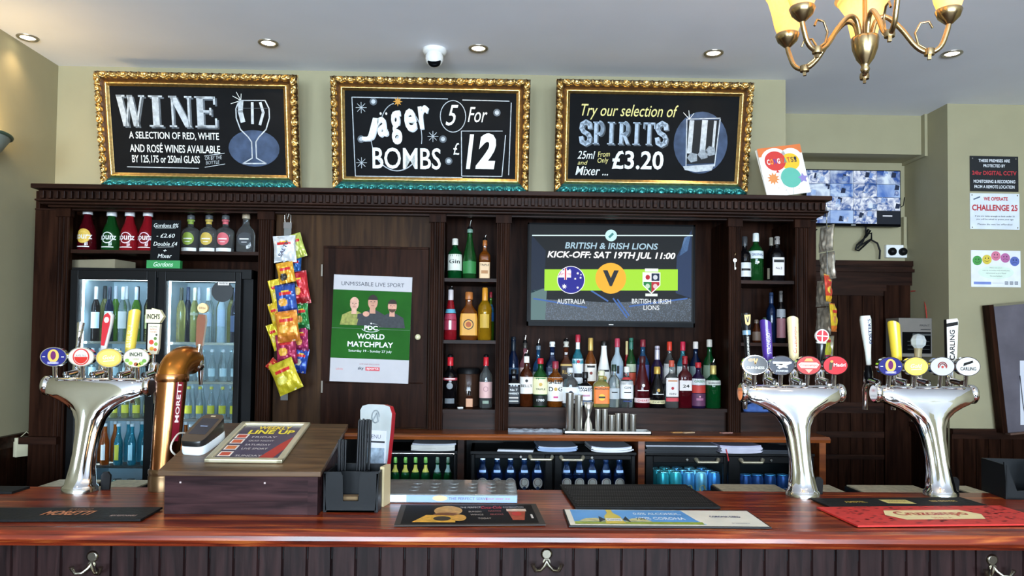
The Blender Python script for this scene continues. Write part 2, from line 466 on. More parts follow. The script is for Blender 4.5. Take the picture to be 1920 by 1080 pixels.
# ------------------------------------------------------------------ bar counter
CY0, CYB = 2.12, 2.735
ct = thing('bar_counter', 'long glossy red brown bar counter with dark grooved board front', 'counter', (0, CY0, 0))
T_ = Matrix.Translation((0, -CY0, 0)); prof = [(CYB, ZT), (2.178, ZT), (2.174, ZT - .003), (2.168, ZT + .001), (2.15, ZT + .002), (2.13, ZT - .002), (2.119, ZT - .012), (2.117, ZT - .024), (2.125, ZT - .035), (2.14, ZT - .040), (2.143, ZT - .047), (2.16, ZT - .052), (CYB, ZT - .052)]
cm = MB(T=T_); cm.loft([[(x, y, z) for y, z in prof] for x in (XL + .05, 3.9)], BARTOP, smooth=False); cm.build('countertop', ct)
ap = MB(T=T_); q = -2.3; pts = []
while q < 3.85:
    pts += [(q, 2.212), (q + .004, 2.204), (q + .066, 2.204), (q + .07, 2.212)]; q += .0705
pts += [(q, 2.25), (-2.3, 2.25)]
ap.loft([[(x, y, z) for x, y in pts] for z in (.0, ZT - .053)], APRON, smooth=False); ap.build('front_boards', ct)
for px in (172, 1025, 1863):
    pp = at(px, 1050, 2.2); MB(T=T_).box(pp.x - .053, pp.x + .053, 2.196, 2.215, 0, ZT - .053, APRON).build('hook_board', ct)
MB(T=T_).box(-2.3, 3.85, 2.21, 2.7, 1.0, ZT - .052, BLACKP).build('underframe', ct)
for a, q in ((70, 285), (1332, 1850)): MB(T=T_).box(at(a, 910, 2.83).x, at(q, 910, 2.83).x, CYB, 2.93, 1.03, 1.065, BLACKP).build('service_ledge', ct)
# ------------------------------------------------------------------ gilt framed chalkboards
FW, FH, FB = 1.045, .588, .073


TEAL_GLOW = P('#3c8c88', .35, .6, var=.35, scale=70); TEAL_GLOW_SHADE = P('#0f4a4c', .5, .3, var=.3, scale=60)  # teal light on the bottom border and its recess shade, put into the colour


def gilt_frame():
    m = MB(); W2, H2 = FW / 2, FH / 2; N = 14

    def pat(u, v):                       # carved scrolls along the border: u metres along, v 0 (outer) .. 1 (inner)
        L = .104; a = (u / L) % 1.0; s_ = 0.0
        for cx, cz, r in ((.5, .34, .17), (0, .40, .12), (1, .40, .12)):
            dd = math.hypot((a - cx), (v - cz) * .62); s_ = max(s_, math.exp(-((dd - r) / .05) ** 2), .8 * math.exp(-(dd / .05) ** 2))
        for cx in (.25, .75): s_ = max(s_, math.exp(-((a - cx - .22 * (v - .3) * (1 if cx < .5 else -1)) / .045) ** 2) * (1 if v < .62 else 0) * .8)
        return s_

    def prof(v, u):
        base = .012 + .03 * math.sin(min(v / .7, 1) * math.pi) ** .8 if v < .7 else .012
        if v < .66: return base * .55 + .022 * pat(u, v / .66)
        if v < .74: return .018
        bead = .006 * (abs(math.sin(u * 380)) if v < .86 else 0)
        return .024 - .05 * (v - .74) + bead
    for (ax, az), (bx, bz), (nx, nz) in (((-W2, H2), (W2, H2), (0, -1)), ((W2, H2), (W2, -H2), (-1, 0)), ((W2, -H2), (-W2, -H2), (0, 1)), ((-W2, -H2), (-W2, H2), (1, 0))):
        ln = math.hypot(bx - ax, bz - az); tx, tz = (bx - ax) / ln, (bz - az) / ln; n = int(ln / .0042); vs = []
        for i in range(n + 1):
            for j in range(N + 1):
                v = j / N; d_ = v * FB; u = d_ + (ln - 2 * d_) * i / n
                vs.append((ax + tx * u + nx * d_, -prof(v, u - ln / 2 + 5.2), az + tz * u + nz * d_))
        fs = [(i * (N + 1) + j, i * (N + 1) + j + 1, (i + 1) * (N + 1) + j + 1, (i + 1) * (N + 1) + j) for i in range(n) for j in range(N)]
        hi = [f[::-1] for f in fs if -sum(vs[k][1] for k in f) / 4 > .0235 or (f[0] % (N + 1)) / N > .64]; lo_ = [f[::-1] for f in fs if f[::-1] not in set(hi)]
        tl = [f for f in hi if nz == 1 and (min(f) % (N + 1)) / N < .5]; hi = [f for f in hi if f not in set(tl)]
        m.add(vs, hi, GOLD, True); m.add(vs, lo_, RECESS_SHADE if nz != 1 else TEAL_GLOW_SHADE, True)  # low faces take the darker colour as painted crevice shade
        if tl: m.add(vs, tl, TEAL_GLOW, True)  # raised lower border coloured as if lit teal
        m.box(min(ax, bx), max(ax, bx), 0, .012, min(az, bz) - (.0 if az != bz else .0) - (0 if tz else .01), max(az, bz) + (0 if tz else .0) + (.0 if tz else 0.0), GOLD)
    return m.mesh('gilt_frame')


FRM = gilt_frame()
SB = 359.0                                   # photo pixels per metre on the boards


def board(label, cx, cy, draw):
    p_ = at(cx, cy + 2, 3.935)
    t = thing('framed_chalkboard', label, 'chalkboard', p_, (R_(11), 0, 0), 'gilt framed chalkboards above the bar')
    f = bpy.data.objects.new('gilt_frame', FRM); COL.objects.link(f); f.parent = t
    for x in (-.3, .3): MB().box(x - .02, x + .02, .008, .136, -.15, -.12, BLACKP).build('wall_bracket', t)
    m = MB(); m.box(-FW / 2 + FB - .004, FW / 2 - FB + .004, -.006, .008, -FH / 2 + FB - .004, FH / 2 - FB + .004, SLATE)

    def B(px, py): return ((px - cx) / SB, (cy + 2 + .0168 * (px - cx) - py) / SB)
    draw(m, B); m.build('chalk_panel', t); return t


def tx(m, B, s, x0, x1, y0, y1, mat, bold=.0, shear=0, rot=0, sh=None):
    a, c = B((x0 + x1) / 2, (y0 + y1) / 2); w, h = (x1 - x0) / SB, (y1 - y0) / SB
    if sh: m.text(s, a + .008, c - .008, w, h, sh, -.0068, bold, shear, rot)
    m.text(s, a, c, w, h, mat, -.0078, bold, shear, rot)


def st(m, B, pts, w, mat, y=-.0078): m.stroke([B(*p) for p in pts], w / SB, mat, y)


SERIF = {'W': ([(0, 1, .26, 0), (.46, 1, .70, 0)], [(.26, 0, .46, 1), (.70, 0, .98, 1)], [(-.08, .26, 1), (.34, .58, 1), (.84, 1.1, 1)]),
         'I': ([(.5, 0, .5, 1)], [], [(.2, .8, 1), (.2, .8, 0)]),
         'N': ([(.18, 1, .82, 0)], [(.15, 0, .15, 1), (.85, 0, .85, 1)], [(0, .35, 1), (0, .32, 0), (.68, 1, 1)]),
         'E': ([(.28, 0, .28, 1)], [(.28, .96, .9, .96), (.28, .04, .95, .04), (.28, .52, .72, .52), (.9, .74, .9, 1), (.95, 0, .95, .3), (.72, .4, .72, .64)], [(.05, .5, 1), (.05, .5, 0)]),
         'P': ([(.28, 0, .28, 1)], [(.28, .96, .6, .96), (.28, .46, .6, .46)], [(.05, .5, 1), (.05, .55, 0)]),
         'R': ([(.28, 0, .28, 1), (.5, .48, .88, 0)], [(.28, .96, .6, .96), (.28, .46, .6, .46)], [(.05, .5, 1), (.05, .5, 0), (.75, 1.02, 0)]),
         'T': ([(.5, 0, .5, 1)], [(.05, .96, .95, .96), (.05, .72, .05, 1), (.95, .72, .95, 1)], [(.25, .75, 0)])}


def serif_word(m, word, x, z, w, h, mat, y):
    cw = w / len(word)
    for k, ch in enumerate(word):
        ox = x + k * cw; lw = cw * .94
        def q(a, b): return (ox + a * lw, z + b * h)
        if ch == 'S':
            pts = [(.85, .72), (.8, .9), (.5, .98), (.2, .88), (.15, .7), (.3, .56), (.7, .44), (.85, .28), (.78, .1), (.5, .02), (.2, .1), (.13, .3)]
            m.stroke([q(*p_) for p_ in pts], h * .2, mat, y); continue
        thick, thin, ser = SERIF[ch]
        for i, l_ in enumerate((thick, thin)):
            for x0, z0, x1, z1 in l_:
                hw = (.14, .045)[i] * (1 if ch != 'W' else .85) / 1
                a, c = q(x0, z0), q(x1, z1)
                if abs(z1 - z0) > .2: m.poly(sorted_quad(a, c, hw * lw), mat, y)
                else: m.stroke([a, c], h * .08, mat, y)
        if ch in 'PR': m.arc(*q(.6, .71), lw * .24, h * .25, -90, 90, h * .17, mat, y, 12)
        for x0, x1, zz in ser: m.poly([q(x0, zz - .055), q(x1, zz - .055), q(x1, zz + .0), q(x0, zz + .0)] if zz == 1 else [q(x0, 0), q(x1, 0), q(x1, .055), q(x0, .055)], mat, y)


def sorted_quad(a, c, hw):
    lo_, hi = (a, c) if a[1] < c[1] else (c, a)
    return [(lo_[0] - hw, lo_[1]), (lo_[0] + hw, lo_[1]), (hi[0] + hw, hi[1]), (hi[0] - hw, hi[1])]


SMOKE = P('#3d4c66', .9, var=.35, scale=18); DIMC = P('#5d646b', .9, var=.2, scale=40)


def wineb(m, B):
    a, z_ = B(228, 237); w, h = 184 / SB, 57 / SB
    serif_word(m, 'WINE', a + .009, z_ - .008, w, h, DIMC, -.0067); serif_word(m, 'WINE', a, z_, w, h, CHALKG, -.0078)
    tx(m, B, 'A SELECTION OF RED, WHITE', 243, 411, 248, 263, CHALK, .012)
    tx(m, B, 'AND ROSÉ WINES AVAILABLE', 243, 412, 268, 286, CHALK, .012)
    tx(m, B, 'BY 125,175 or 250ml GLASS', 246, 373, 291, 307, CHALK, .012)
    tx(m, B, 'OR BY THE', 383, 415, 292, 299, CHALKG, 0, .2, 5); tx(m, B, 'BOTTLE', 384, 410, 301, 307, CHALKG, 0, .2, 5)
    st(m, B, [(382, 292), (420, 287)], 1.2, CHALKG); st(m, B, [(382, 313), (420, 307)], 1.2, CHALKG); st(m, B, [(236, 312), (370, 315)], 1.6, CHALKG)
    c = B(476, 278); m.ell(c[0], c[1], 48 / SB, 34 / SB, SMOKE, -.0066)
    gl = []
    for sgn in (1, -1):
        pts = [(476 + sgn * 24, 190), (476 + sgn * 31, 205), (476 + sgn * 31, 222), (476 + sgn * 24, 243), (476 + sgn * 10, 257), (476 + sgn * 4, 266), (476 + sgn * 4, 296), (476 + sgn * 22, 306)]
        st(m, B, pts, 2.2, CHALKG)
    st(m, B, [(452, 190), (500, 190)], 1.8, CHALKG); st(m, B, [(454, 306), (498, 306)], 2.4, CHALKG); st(m, B, [(446, 204), (506, 204)], .8, DIMC)
    st(m, B, [(455, 192), (453, 210), (457, 228)], 9, CHALKG); st(m, B, [(476, 194), (475, 232)], 5, CHALKG); st(m, B, [(491, 194), (496, 212), (489, 234)], 5, CHALKG)
    for q in ((440, 182), (447, 175), (456, 178), (436, 196)): st(m, B, [(455, 190), q], 1, CHALK)


def jagerb(m, B):
    for q in ([(660, 184), (840, 187)], [(868, 189), (956, 191)], [(664, 330), (868, 333)], [(660, 184), (664, 330)], [(960, 194), (957, 328)]): st(m, B, q, 1.6, CHALKG)
    for s_, x, y, r in (('J', 694, 243, -6), ('a', 716, 238, 8), ('g', 743, 240, 8), ('e', 769, 226, 10), ('r', 795, 220, 10)):
        h = {'J': 44, 'a': 36, 'g': 62, 'e': 42, 'r': 42}[s_]; w = {'J': 30, 'a': 20, 'g': 22, 'e': 22, 'r': 22}[s_]
        a, c = B(x, y); m.text(s_, a + .005, c - .005, w / SB, h / SB, CHALKG, -.0066, .02, .1, r); m.text(s_, a, c, w / SB, h / SB, CHALK, -.0078, .03, .1, r)
    for dx in (-3, 4): a, c = B(718 + dx * 1.5, 214); m.ell(a, c, 2 / SB, 2.4 / SB, CHALK, -.0078, 10)
    a, c = B(743, 258); m.arc(a, c, 48 / SB, 62 / SB, -140, -40, 2 / SB, CHALKG, -.0066); m.arc(a, c, 48 / SB, 62 / SB, -10, 60, 1.4 / SB, CHALKG, -.0066); m.arc(a, c, 48 / SB, 62 / SB, 150, 200, 1.4 / SB, CHALKG, -.0066); m.arc(a, c + .05, 30 / SB, 45 / SB, 100, 160, 1.6 / SB, CHALKG, -.0066)
    tx(m, B, 'BOMBS', 697, 827, 277, 317, CHALK, .012)
    a, c = B(850, 219); m.arc(a, c, 24 / SB, 29 / SB, 0, 360, 1.4 / SB, CHALKG, -.0078, 32)
    tx(m, B, '5', 836, 860, 198, 236, CHALK, .0, .35); tx(m, B, 'For', 878, 915, 202, 230, CHALK, 0, .3); tx(m, B, '£', 851, 862, 268, 290, CHALK)
    st(m, B, [(866, 246), (944, 246)], 1.3, CHALKG); st(m, B, [(866, 246), (867, 330), (944, 331), (950, 254)], 1.6, CHALKG)
    tx(m, B, '1', 875, 890, 252, 317, CHALK, .05, .25); tx(m, B, '2', 893, 932, 250, 317, CHALK, .045, .2)
    for x, y in ((677, 203), (812, 256), (676, 305)):
        for k in range(4): dx, dy = 10 * math.cos(k * .785), 10 * math.sin(k * .785); st(m, B, [(x - dx, y - dy), (x + dx, y + dy)], 1, CHALKG)
    for x, y in ((700, 192), (676, 261), (831, 261), (842, 302), (933, 212)):
        a, c = B(x, y); m.ell(a, c, 7 / SB, 7 / SB, DIMC, -.0065, 16); m.ell(a, c, 4 / SB, 4 / SB, CHALKG, -.0072, 12)
    a, c = B(746, 192); m.star(a, c, 9 / SB, P('#c98f3c', .8), 8, .45, -.0082)


def spiritb(m, B):
    tx(m, B, 'Try our selection of', 1085, 1270, 197, 226, CHALKY, .004, .3)
    a, z_ = B(1083, 270); w, h = 170 / SB, 42 / SB
    serif_word(m, 'SPIRITS', a + .007, z_ - .006, w, h, DIMC, -.0067); serif_word(m, 'SPIRITS', a, z_, w, h, P('#aebccb', .9, var=.2, scale=60), -.0078)
    tx(m, B, '25ml', 1080, 1114, 283, 298, CHALK, .005, .25); tx(m, B, 'and', 1081, 1100, 301, 309, CHALKY, .0, .25); tx(m, B, 'Mixer ...', 1077, 1140, 312, 329, CHALK, .005, .25)
    tx(m, B, 'From', 1119, 1142, 284, 294, CHALKY, 0, .2, 4); tx(m, B, 'Only', 1119, 1140, 296, 308, CHALKY, 0, .2, 4)
    tx(m, B, '£3.20', 1147, 1246, 283, 318, CHALK, .02)
    c = B(1316, 268); m.ell(c[0], c[1], 52 / SB, 58 / SB, SMOKE, -.0066)
    st(m, B, [(1287, 224), (1290, 312)], 2, CHALKG); st(m, B, [(1351, 224), (1345, 312)], 2, CHALKG); st(m, B, [(1287, 224), (1351, 222)], 1.6, CHALKG)
    m.poly([B(1284, 312), B(1345, 308), B(1340, 320), B(1310, 323), B(1288, 319)], CHALKG, -.0072)
    m.poly([B(1289, 226), B(1349, 225), B(1345, 306), B(1290, 308)], P('#15181c', .8), -.0069)
    for x, w_ in ((1297, 9), (1322, 11), (1342, 5)): st(m, B, [(x, 228), (x - 2, 286)], w_, CHALKG, -.0075)
    for x, y in ((1302, 296), (1322, 290), (1336, 284)): m.poly([B(x - 11, y), B(x - 4, y - 10), B(x + 8, y - 7), B(x + 9, y + 6), B(x - 3, y + 9)], P('#8d959c', .9, var=.3, scale=80), -.0076)
    for q in ((1280, 212), (1290, 208), (1300, 213)): st(m, B, [(1292, 224), q], 1, CHALK)


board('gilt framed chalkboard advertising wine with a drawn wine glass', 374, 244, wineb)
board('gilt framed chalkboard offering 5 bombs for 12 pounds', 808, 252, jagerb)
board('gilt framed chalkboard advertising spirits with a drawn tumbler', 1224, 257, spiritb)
# ------------------------------------------------------------------ televisions
E_ = lambda h, e=1.0: P(h, .3, emit=e * 1.12, var=.0, spec=.02)


def television():
    cx, cy, Y = 1146, 516, 3.90; s_ = sc(Y); p_ = at(cx, cy, Y); w, h = 317 * s_ / 2, 194 * s_ / 2
    t = thing('television', 'wall television in the back bar showing the rugby kick-off time', 'television', p_)
    m = MB(); m.box(-w, w, 0, .05, -h, h, BLACKG); m.box(-w * .5, w * .5, .05, .17, -h * .5, h * .5, BLACKP); m.build('housing', t, bevel=.004)
    m = MB(); i = .006
    for a in ((-w, w, h - .008, h), (-w, w, -h, -h + .022), (-w, -w + .008, -h, h), (w - .008, w, -h, h)): m.box(a[0], a[1], -.006, 0, a[2], a[3], BLACKG)
    m.rect(-.012, .012, -h + .008, -h + .012, WHITE, -.0066); m.build('bezel', t)
    m = MB(); k = -.0012
    def B(px, py): return ((px - cx) * s_, (cy + .0135 * (px - cx) - py) * s_)
    def R(x0, y0, x1, y1, mat, y=k): m.poly([B(x0, y1), B(x1, y1), B(x1, y0), B(x0, y0)], mat, y)
    def T(s, x0, x1, y0, y1, mat, bold=.01, shear=0): a, c = B((x0 + x1) / 2, (y0 + y1) / 2); m.text(s, a, c, (x1 - x0) * s_, (y1 - y0) * s_, mat, k * 3, bold, shear)
    m.rect(-w + .008, w - .008, -h + .022, h - .008, E_('#101114', .6), -.0004)
    st_ = bpy.data.materials.new('stadium_picture'); st_.use_nodes = True; n, l = st_.node_tree.nodes, st_.node_tree.links; bs = n['Principled BSDF']
    tc = n.new('ShaderNodeTexCoord'); vo = n.new('ShaderNodeTexVoronoi'); vo.inputs['Scale'].default_value = 150; rp = n.new('ShaderNodeValToRGB')
    rp.color_ramp.elements[0].color = lin('#56657c'); rp.color_ramp.elements[1].color = lin('#10131c'); rp.color_ramp.elements[0].position = .1; rp.color_ramp.elements[1].position = .5
    l.new(tc.outputs['Object'], vo.inputs['Vector']); l.new(vo.outputs['Distance'], rp.inputs['Fac']); bs.inputs['Base Color'].default_value = (0, 0, 0, 1); l.new(rp.outputs['Color'], bs.inputs['Emission Color']); bs.inputs['Emission Strength'].default_value = 1.0
    m.poly([B(995, 600), B(1298, 604), B(1298, 560), B(1150, 568), B(995, 560)], st_, -.0006)
    for q, hx in (([(995, 440), (1022, 470), (1020, 540), (995, 550)], '#1b2740'), ([(1298, 430), (1270, 480), (1268, 550), (1298, 560)], '#2c4068'), ([(995, 545), (1025, 540), (1022, 600), (995, 600)], '#6f8f8f'), ([(1296, 440), (1284, 445), (1275, 480), (1290, 470)], '#6b8fc0')): m.poly([B(*z_) for z_ in q][::-1], E_(hx, .7), -.0008)
    for q in ([(1108, 545), (1140, 565)], [(1150, 560), (1176, 596)], [(1000, 560), (1100, 577)], [(1180, 575), (1290, 560)], [(1158, 562), (1180, 592)]): m.stroke([B(*z_) for z_ in q], .008, E_('#4a74c0', .8), -.0009)
    R(1020, 505, 1272, 545, E_('#a6e22e')); R(996, 440, 1300, 442, E_('#d8f0f0'), k * 1.5)
    a, c = B(1145, 441); m.ell(a, c, .031, .031, E_('#c8f2f2'), k * 2); m.stroke([(a - .009, c - .009), (a + .009, c + .009)], .012, E_('#4b9a9a', .8), k * 3)
    T('BRITISH & IRISH LIONS', 1058, 1234, 455, 467, E_('#a9c8d8'), .02, .18); T('KICK-OFF: SAT 19TH JUL 11:00', 1025, 1267, 472, 488, E_('#ffffff', 1.1), .025, .22)
    T('AUSTRALIA', 1044, 1097, 561, 570, E_('#e8eef2')); T('BRITISH & IRISH', 1185, 1259, 561, 570, E_('#e8eef2')); T('LIONS', 1207, 1237, 573, 582, E_('#e8eef2'))
    a, c = B(1145, 522); m.ell(a, c, .081, .081, E_('#f7b52b', 1.0), k * 2); T('V', 1130, 1160, 507, 537, E_('#2b2f3a', .6), .06)
    a, c = B(1070, 525); r = .073; m.ell(a, c, r, r, E_('#f4f4ff'), k * 2); m.ell(a, c, r * .95, r * .95, E_('#23209a', .9), k * 2.4)
    def wdg(z0, z1, x1=0, mat=None): m.poly([(a - math.sqrt(max(0, (r * .95) ** 2 - z0 ** 2)), c + z0), (a + x1, c + z0), (a + x1, c + z1), (a - math.sqrt(max(0, (r * .95) ** 2 - z1 ** 2)), c + z1)], mat, k * 2.8)
    wdg(.012, .05, 0, E_('#f4f4ff')); wdg(.024, .036, 0, E_('#d02030')); m.rect(a - .036, a - .022, c, c + .06, E_('#f4f4ff'), k * 3); m.rect(a - .033, a - .026, c, c + .06, E_('#d02030'), k * 3.3)
    m.stroke([(a - .055, c + .015), (a - .005, c + .055)], .005, E_('#f4f4ff'), k * 2.9)
    for x, z_, q in ((-.035, -.035, .015), (.035, .035, .008), (.05, .012, .007), (.022, .006, .007), (.035, -.04, .008), (.052, .028, .005)): m.star(a + x, c + z_, q, E_('#ffffff'), 7, .45, k * 3)
    a, c = B(1222, 528)
    m.poly([(a - .047, c + .048), (a + .047, c + .048), (a + .047, c - .02), (a, c - .066), (a - .047, c - .02)][::-1], E_('#ffffff'), k * 2)
    m.poly([(a - .042, c - .003), (a, c - .003), (a, c - .058), (a - .042, c - .018)], E_('#1d8a44', .9), k * 2.5); m.poly([(a, c - .003), (a + .042, c - .003), (a + .042, c - .018), (a, c - .058)], E_('#c22033', .9), k * 2.5)
    m.rect(a, a + .042, c + .003, c + .043, E_('#1c2a4f', .8), k * 2.5); m.rect(a - .042, a, c + .003, c + .043, E_('#f1f1f1'), k * 2.5)
    for x, z_, hx in ((-.02, .022, '#c22033'), (.02, .022, '#dfe5f0'), (-.02, -.025, '#cfe8d2'), (.02, -.025, '#f3d5d5')): m.ell(a + x, c + z_, .012, .013, E_(hx, .9), k * 3, 12)
    m.rect(a - .035, a + .035, c + .052, c + .068, E_('#eef4f2'), k * 3); m.rect(a - .032, a + .032, c - .078, c - .064, E_('#e5efe9'), k * 3)
    m.build('screen', t, (0, -.002, 0))


television()


def monitor():
    Y = 4.82; s_ = sc(Y); p_ = at(1600, 371, Y); w, h = 184 * s_ / 2, 108 * s_ / 2
    t = thing('security_monitor', 'wall monitor in the alcove showing a grid of camera pictures', 'monitor', p_)
    m = MB(); m.box(-w, w, 0, .04, -h, h, BLACKG); m.box(-.08, .08, .04, .11, -.08, .08, BLACKP); m.build('housing', t, bevel=.004)
    pics = []
    for k, (c1, c2, s2) in enumerate((('#2850a0', '#d8ecff', 7), ('#3566b8', '#bcd6f7', 12), ('#3058a0', '#e6f0ff', 22), ('#4673c6', '#a8c6f2', 5))):
        q = bpy.data.materials.new('camera_picture'); q.use_nodes = True; n, l = q.node_tree.nodes, q.node_tree.links; bs = n['Principled BSDF']
        tc = n.new('ShaderNodeTexCoord'); nz = n.new('ShaderNodeTexNoise'); nz.inputs['Scale'].default_value = s2; nz.inputs['Detail'].default_value = 5; nz.inputs['Distortion'].default_value = 1.5
        rp = n.new('ShaderNodeValToRGB'); rp.color_ramp.elements[0].color = lin(c1); rp.color_ramp.elements[1].color = lin(c2); rp.color_ramp.elements[0].position = .38; rp.color_ramp.elements[1].position = .62
        l.new(tc.outputs['Object'], nz.inputs['Vector']); l.new(nz.outputs['Fac'], rp.inputs['Fac']); bs.inputs['Base Color'].default_value = (0, 0, 0, 1); l.new(rp.outputs['Color'], bs.inputs['Emission Color']); bs.inputs['Emission Strength'].default_value = 1.0
        pics.append(q)
    m = MB(); ww, hh = 2 * (w - .006) / 4, (2 * h - .022) / 4
    for i in range(4):
        for j in range(4):
            if i == 3 and j == 0: continue
            x0, z0 = -w + .006 + i * ww, -h + .016 + j * hh; m.rect(x0 + .001, x0 + ww - .001, z0 + .001, z0 + hh - .001, pics[(i * 3 + j * 2 + i * j) % 4])
            random.seed(i * 7 + j)
            for q in range(3):
                a = x0 + ww * random.uniform(.15, .8); c = z0 + hh * random.uniform(.1, .6); m.poly([(a, c), (a + .03, c - .01 + .01), (a + .035, c + .03), (a + .008, c + .036)], pics[(i + j + q) % 4] if q else E_('#24345c', .5), -.0014)
    x0 = w - .006 - ww; m.rect(x0, w - .006, -h + .016, -h + .016 + hh, E_('#141a2a', .6)); m.stroke([(x0 + .04, -h + .07), (x0 + .1, -h + .07)], .008, E_('#cfd8e6'), -.0016)
    m.rect(-.015, .015, -h + .005, -h + .009, WHITE, -.001)
    m.build('screen', t)
    c = at(1590, 425, Y)
    m = MB(); L = lambda *q: [tuple(at(x, y, 4.88)) for x, y in q]
    m.tube(L((1623, 424), (1624, 440), (1634, 437), (1634, 448), (1610, 470), (1604, 468), (1607, 459), (1625, 443), (1632, 432), (1628, 430), (1618, 452), (1608, 466), (1614, 460), (1632, 449), (1645, 456), (1650, 470), (1649, 486)), .006, BLACKP, 6)
    tag(m.build('power_cable'), 'black coiled power cable hanging below the security monitor', 'cable')
    m = MB(); m.tube(L((1696, 370), (1694, 385), (1684, 392)), .003, BLACKP, 6); tag(m.build('aerial_cable'), 'thin black cable curling at the right edge of the security monitor', 'cable'); m = MB(); m.tube(L((1513, 440), (1524, 436), (1532, 430)), .004, BLACKP, 6)
    tag(m.build('aerial_cable'), 'short black cable below the left end of the security monitor', 'cable')
    m = MB(); m.box(XP - .026, XP - .006, 4.895, 4.925, zt + .07, 2.5, WALL); tag(m.build('cable_trunking'), 'narrow painted trunking strip beside the monitor in the alcove corner', 'trunking')
    q = at(1683, 471, 4.9); so = thing('wall_socket', 'white double wall socket with two black plugs above the alcove door', 'socket', q)
    MB().box(-.075, .065, 0, .03, -.043, .043, WHITE).build('plate', so, bevel=.004)
    for x in (-.04, .032):
        MB(T=Matrix.Translation((x, 0, -.004)) @ Matrix.Rotation(R_(90), 4, 'X')).lathe([(.026, -.002), (.026, .018), (.018, .03), (.006, .034)], BLACKP, 16).build('plug', so)


monitor()
# ------------------------------------------------------------------ bottles
PROF = {
    'round': [(.9, 0), (1, .015), (1, .60), (.95, .655), (.72, .715), (.42, .77), (.34, .81), (.33, .93), (.38, .94), (.38, .965), (.33, .97), (.33, 1)],
    'square': [(.93, 0), (1, .015), (1, .60), (.96, .64), (.78, .68), (.46, .73), (.36, .77), (.34, .93), (.4, .94), (.4, .965), (.34, 1)],
    'wine': [(.93, 0), (1, .01), (1, .60), (.94, .66), (.66, .73), (.42, .78), (.37, .82), (.36, .94), (.42, .95), (.42, .97), (.36, 1)],
    'beer': [(.93, 0), (1, .02), (1, .52), (.88, .60), (.58, .70), (.44, .79), (.40, .92), (.46, .93), (.46, .96), (.4, 1)],
    'cone': [(.9, 0), (1, .02), (1, .40), (.9, .50), (.62, .66), (.42, .80), (.36, .9), (.36, 1)],
    'bell': [(.95, 0), (1, .02), (.9, .44), (.80, .53), (.56, .66), (.42, .78), (.38, .84), (.38, 1)],
    'flask': [(.8, 0), (1, .08), (1, .48), (.86, .60), (.5, .70), (.36, .74), (.34, .93), (.4, .94), (.4, .97), (.34, 1)],
    'ale': [(.93, 0), (1, .02), (1, .66), (.95, .72), (.62, .82), (.46, .87), (.44, .93), (.5, .935), (.5, .96), (.44, 1)],
    'stout': [(.93, 0), (1, .02), (1, .55), (.94, .62), (.62, .68), (.34, .71), (.33, .84), (.42, .85), (.42, .9), (.33, 1)],
    'mixer': [(.93, 0), (1, .02), (1, .50), (.9, .58), (.6, .72), (.46, .84), (.44, .95), (.5, .96), (.5, 1)]}
EXP = {'square': (4.5, .8), 'flask': (2.6, .55)}
MCACHE = {}
TXTC = {'k': '#1a1a1a', 'w': '#eeeeea', 'r': '#b3202c', 'g': '#c9a04a', 'b': '#20346e', 'p': '#c0407a', 'e': '#1d7a3a'}


def shape_r(kind, f):
    pr = PROF[kind]
    for (r0, z0), (r1, z1) in zip(pr, pr[1:]):
        if z0 <= f <= z1: return r0 + (r1 - r0) * (f - z0) / max(z1 - z0, 1e-6)
    return pr[-1][0]


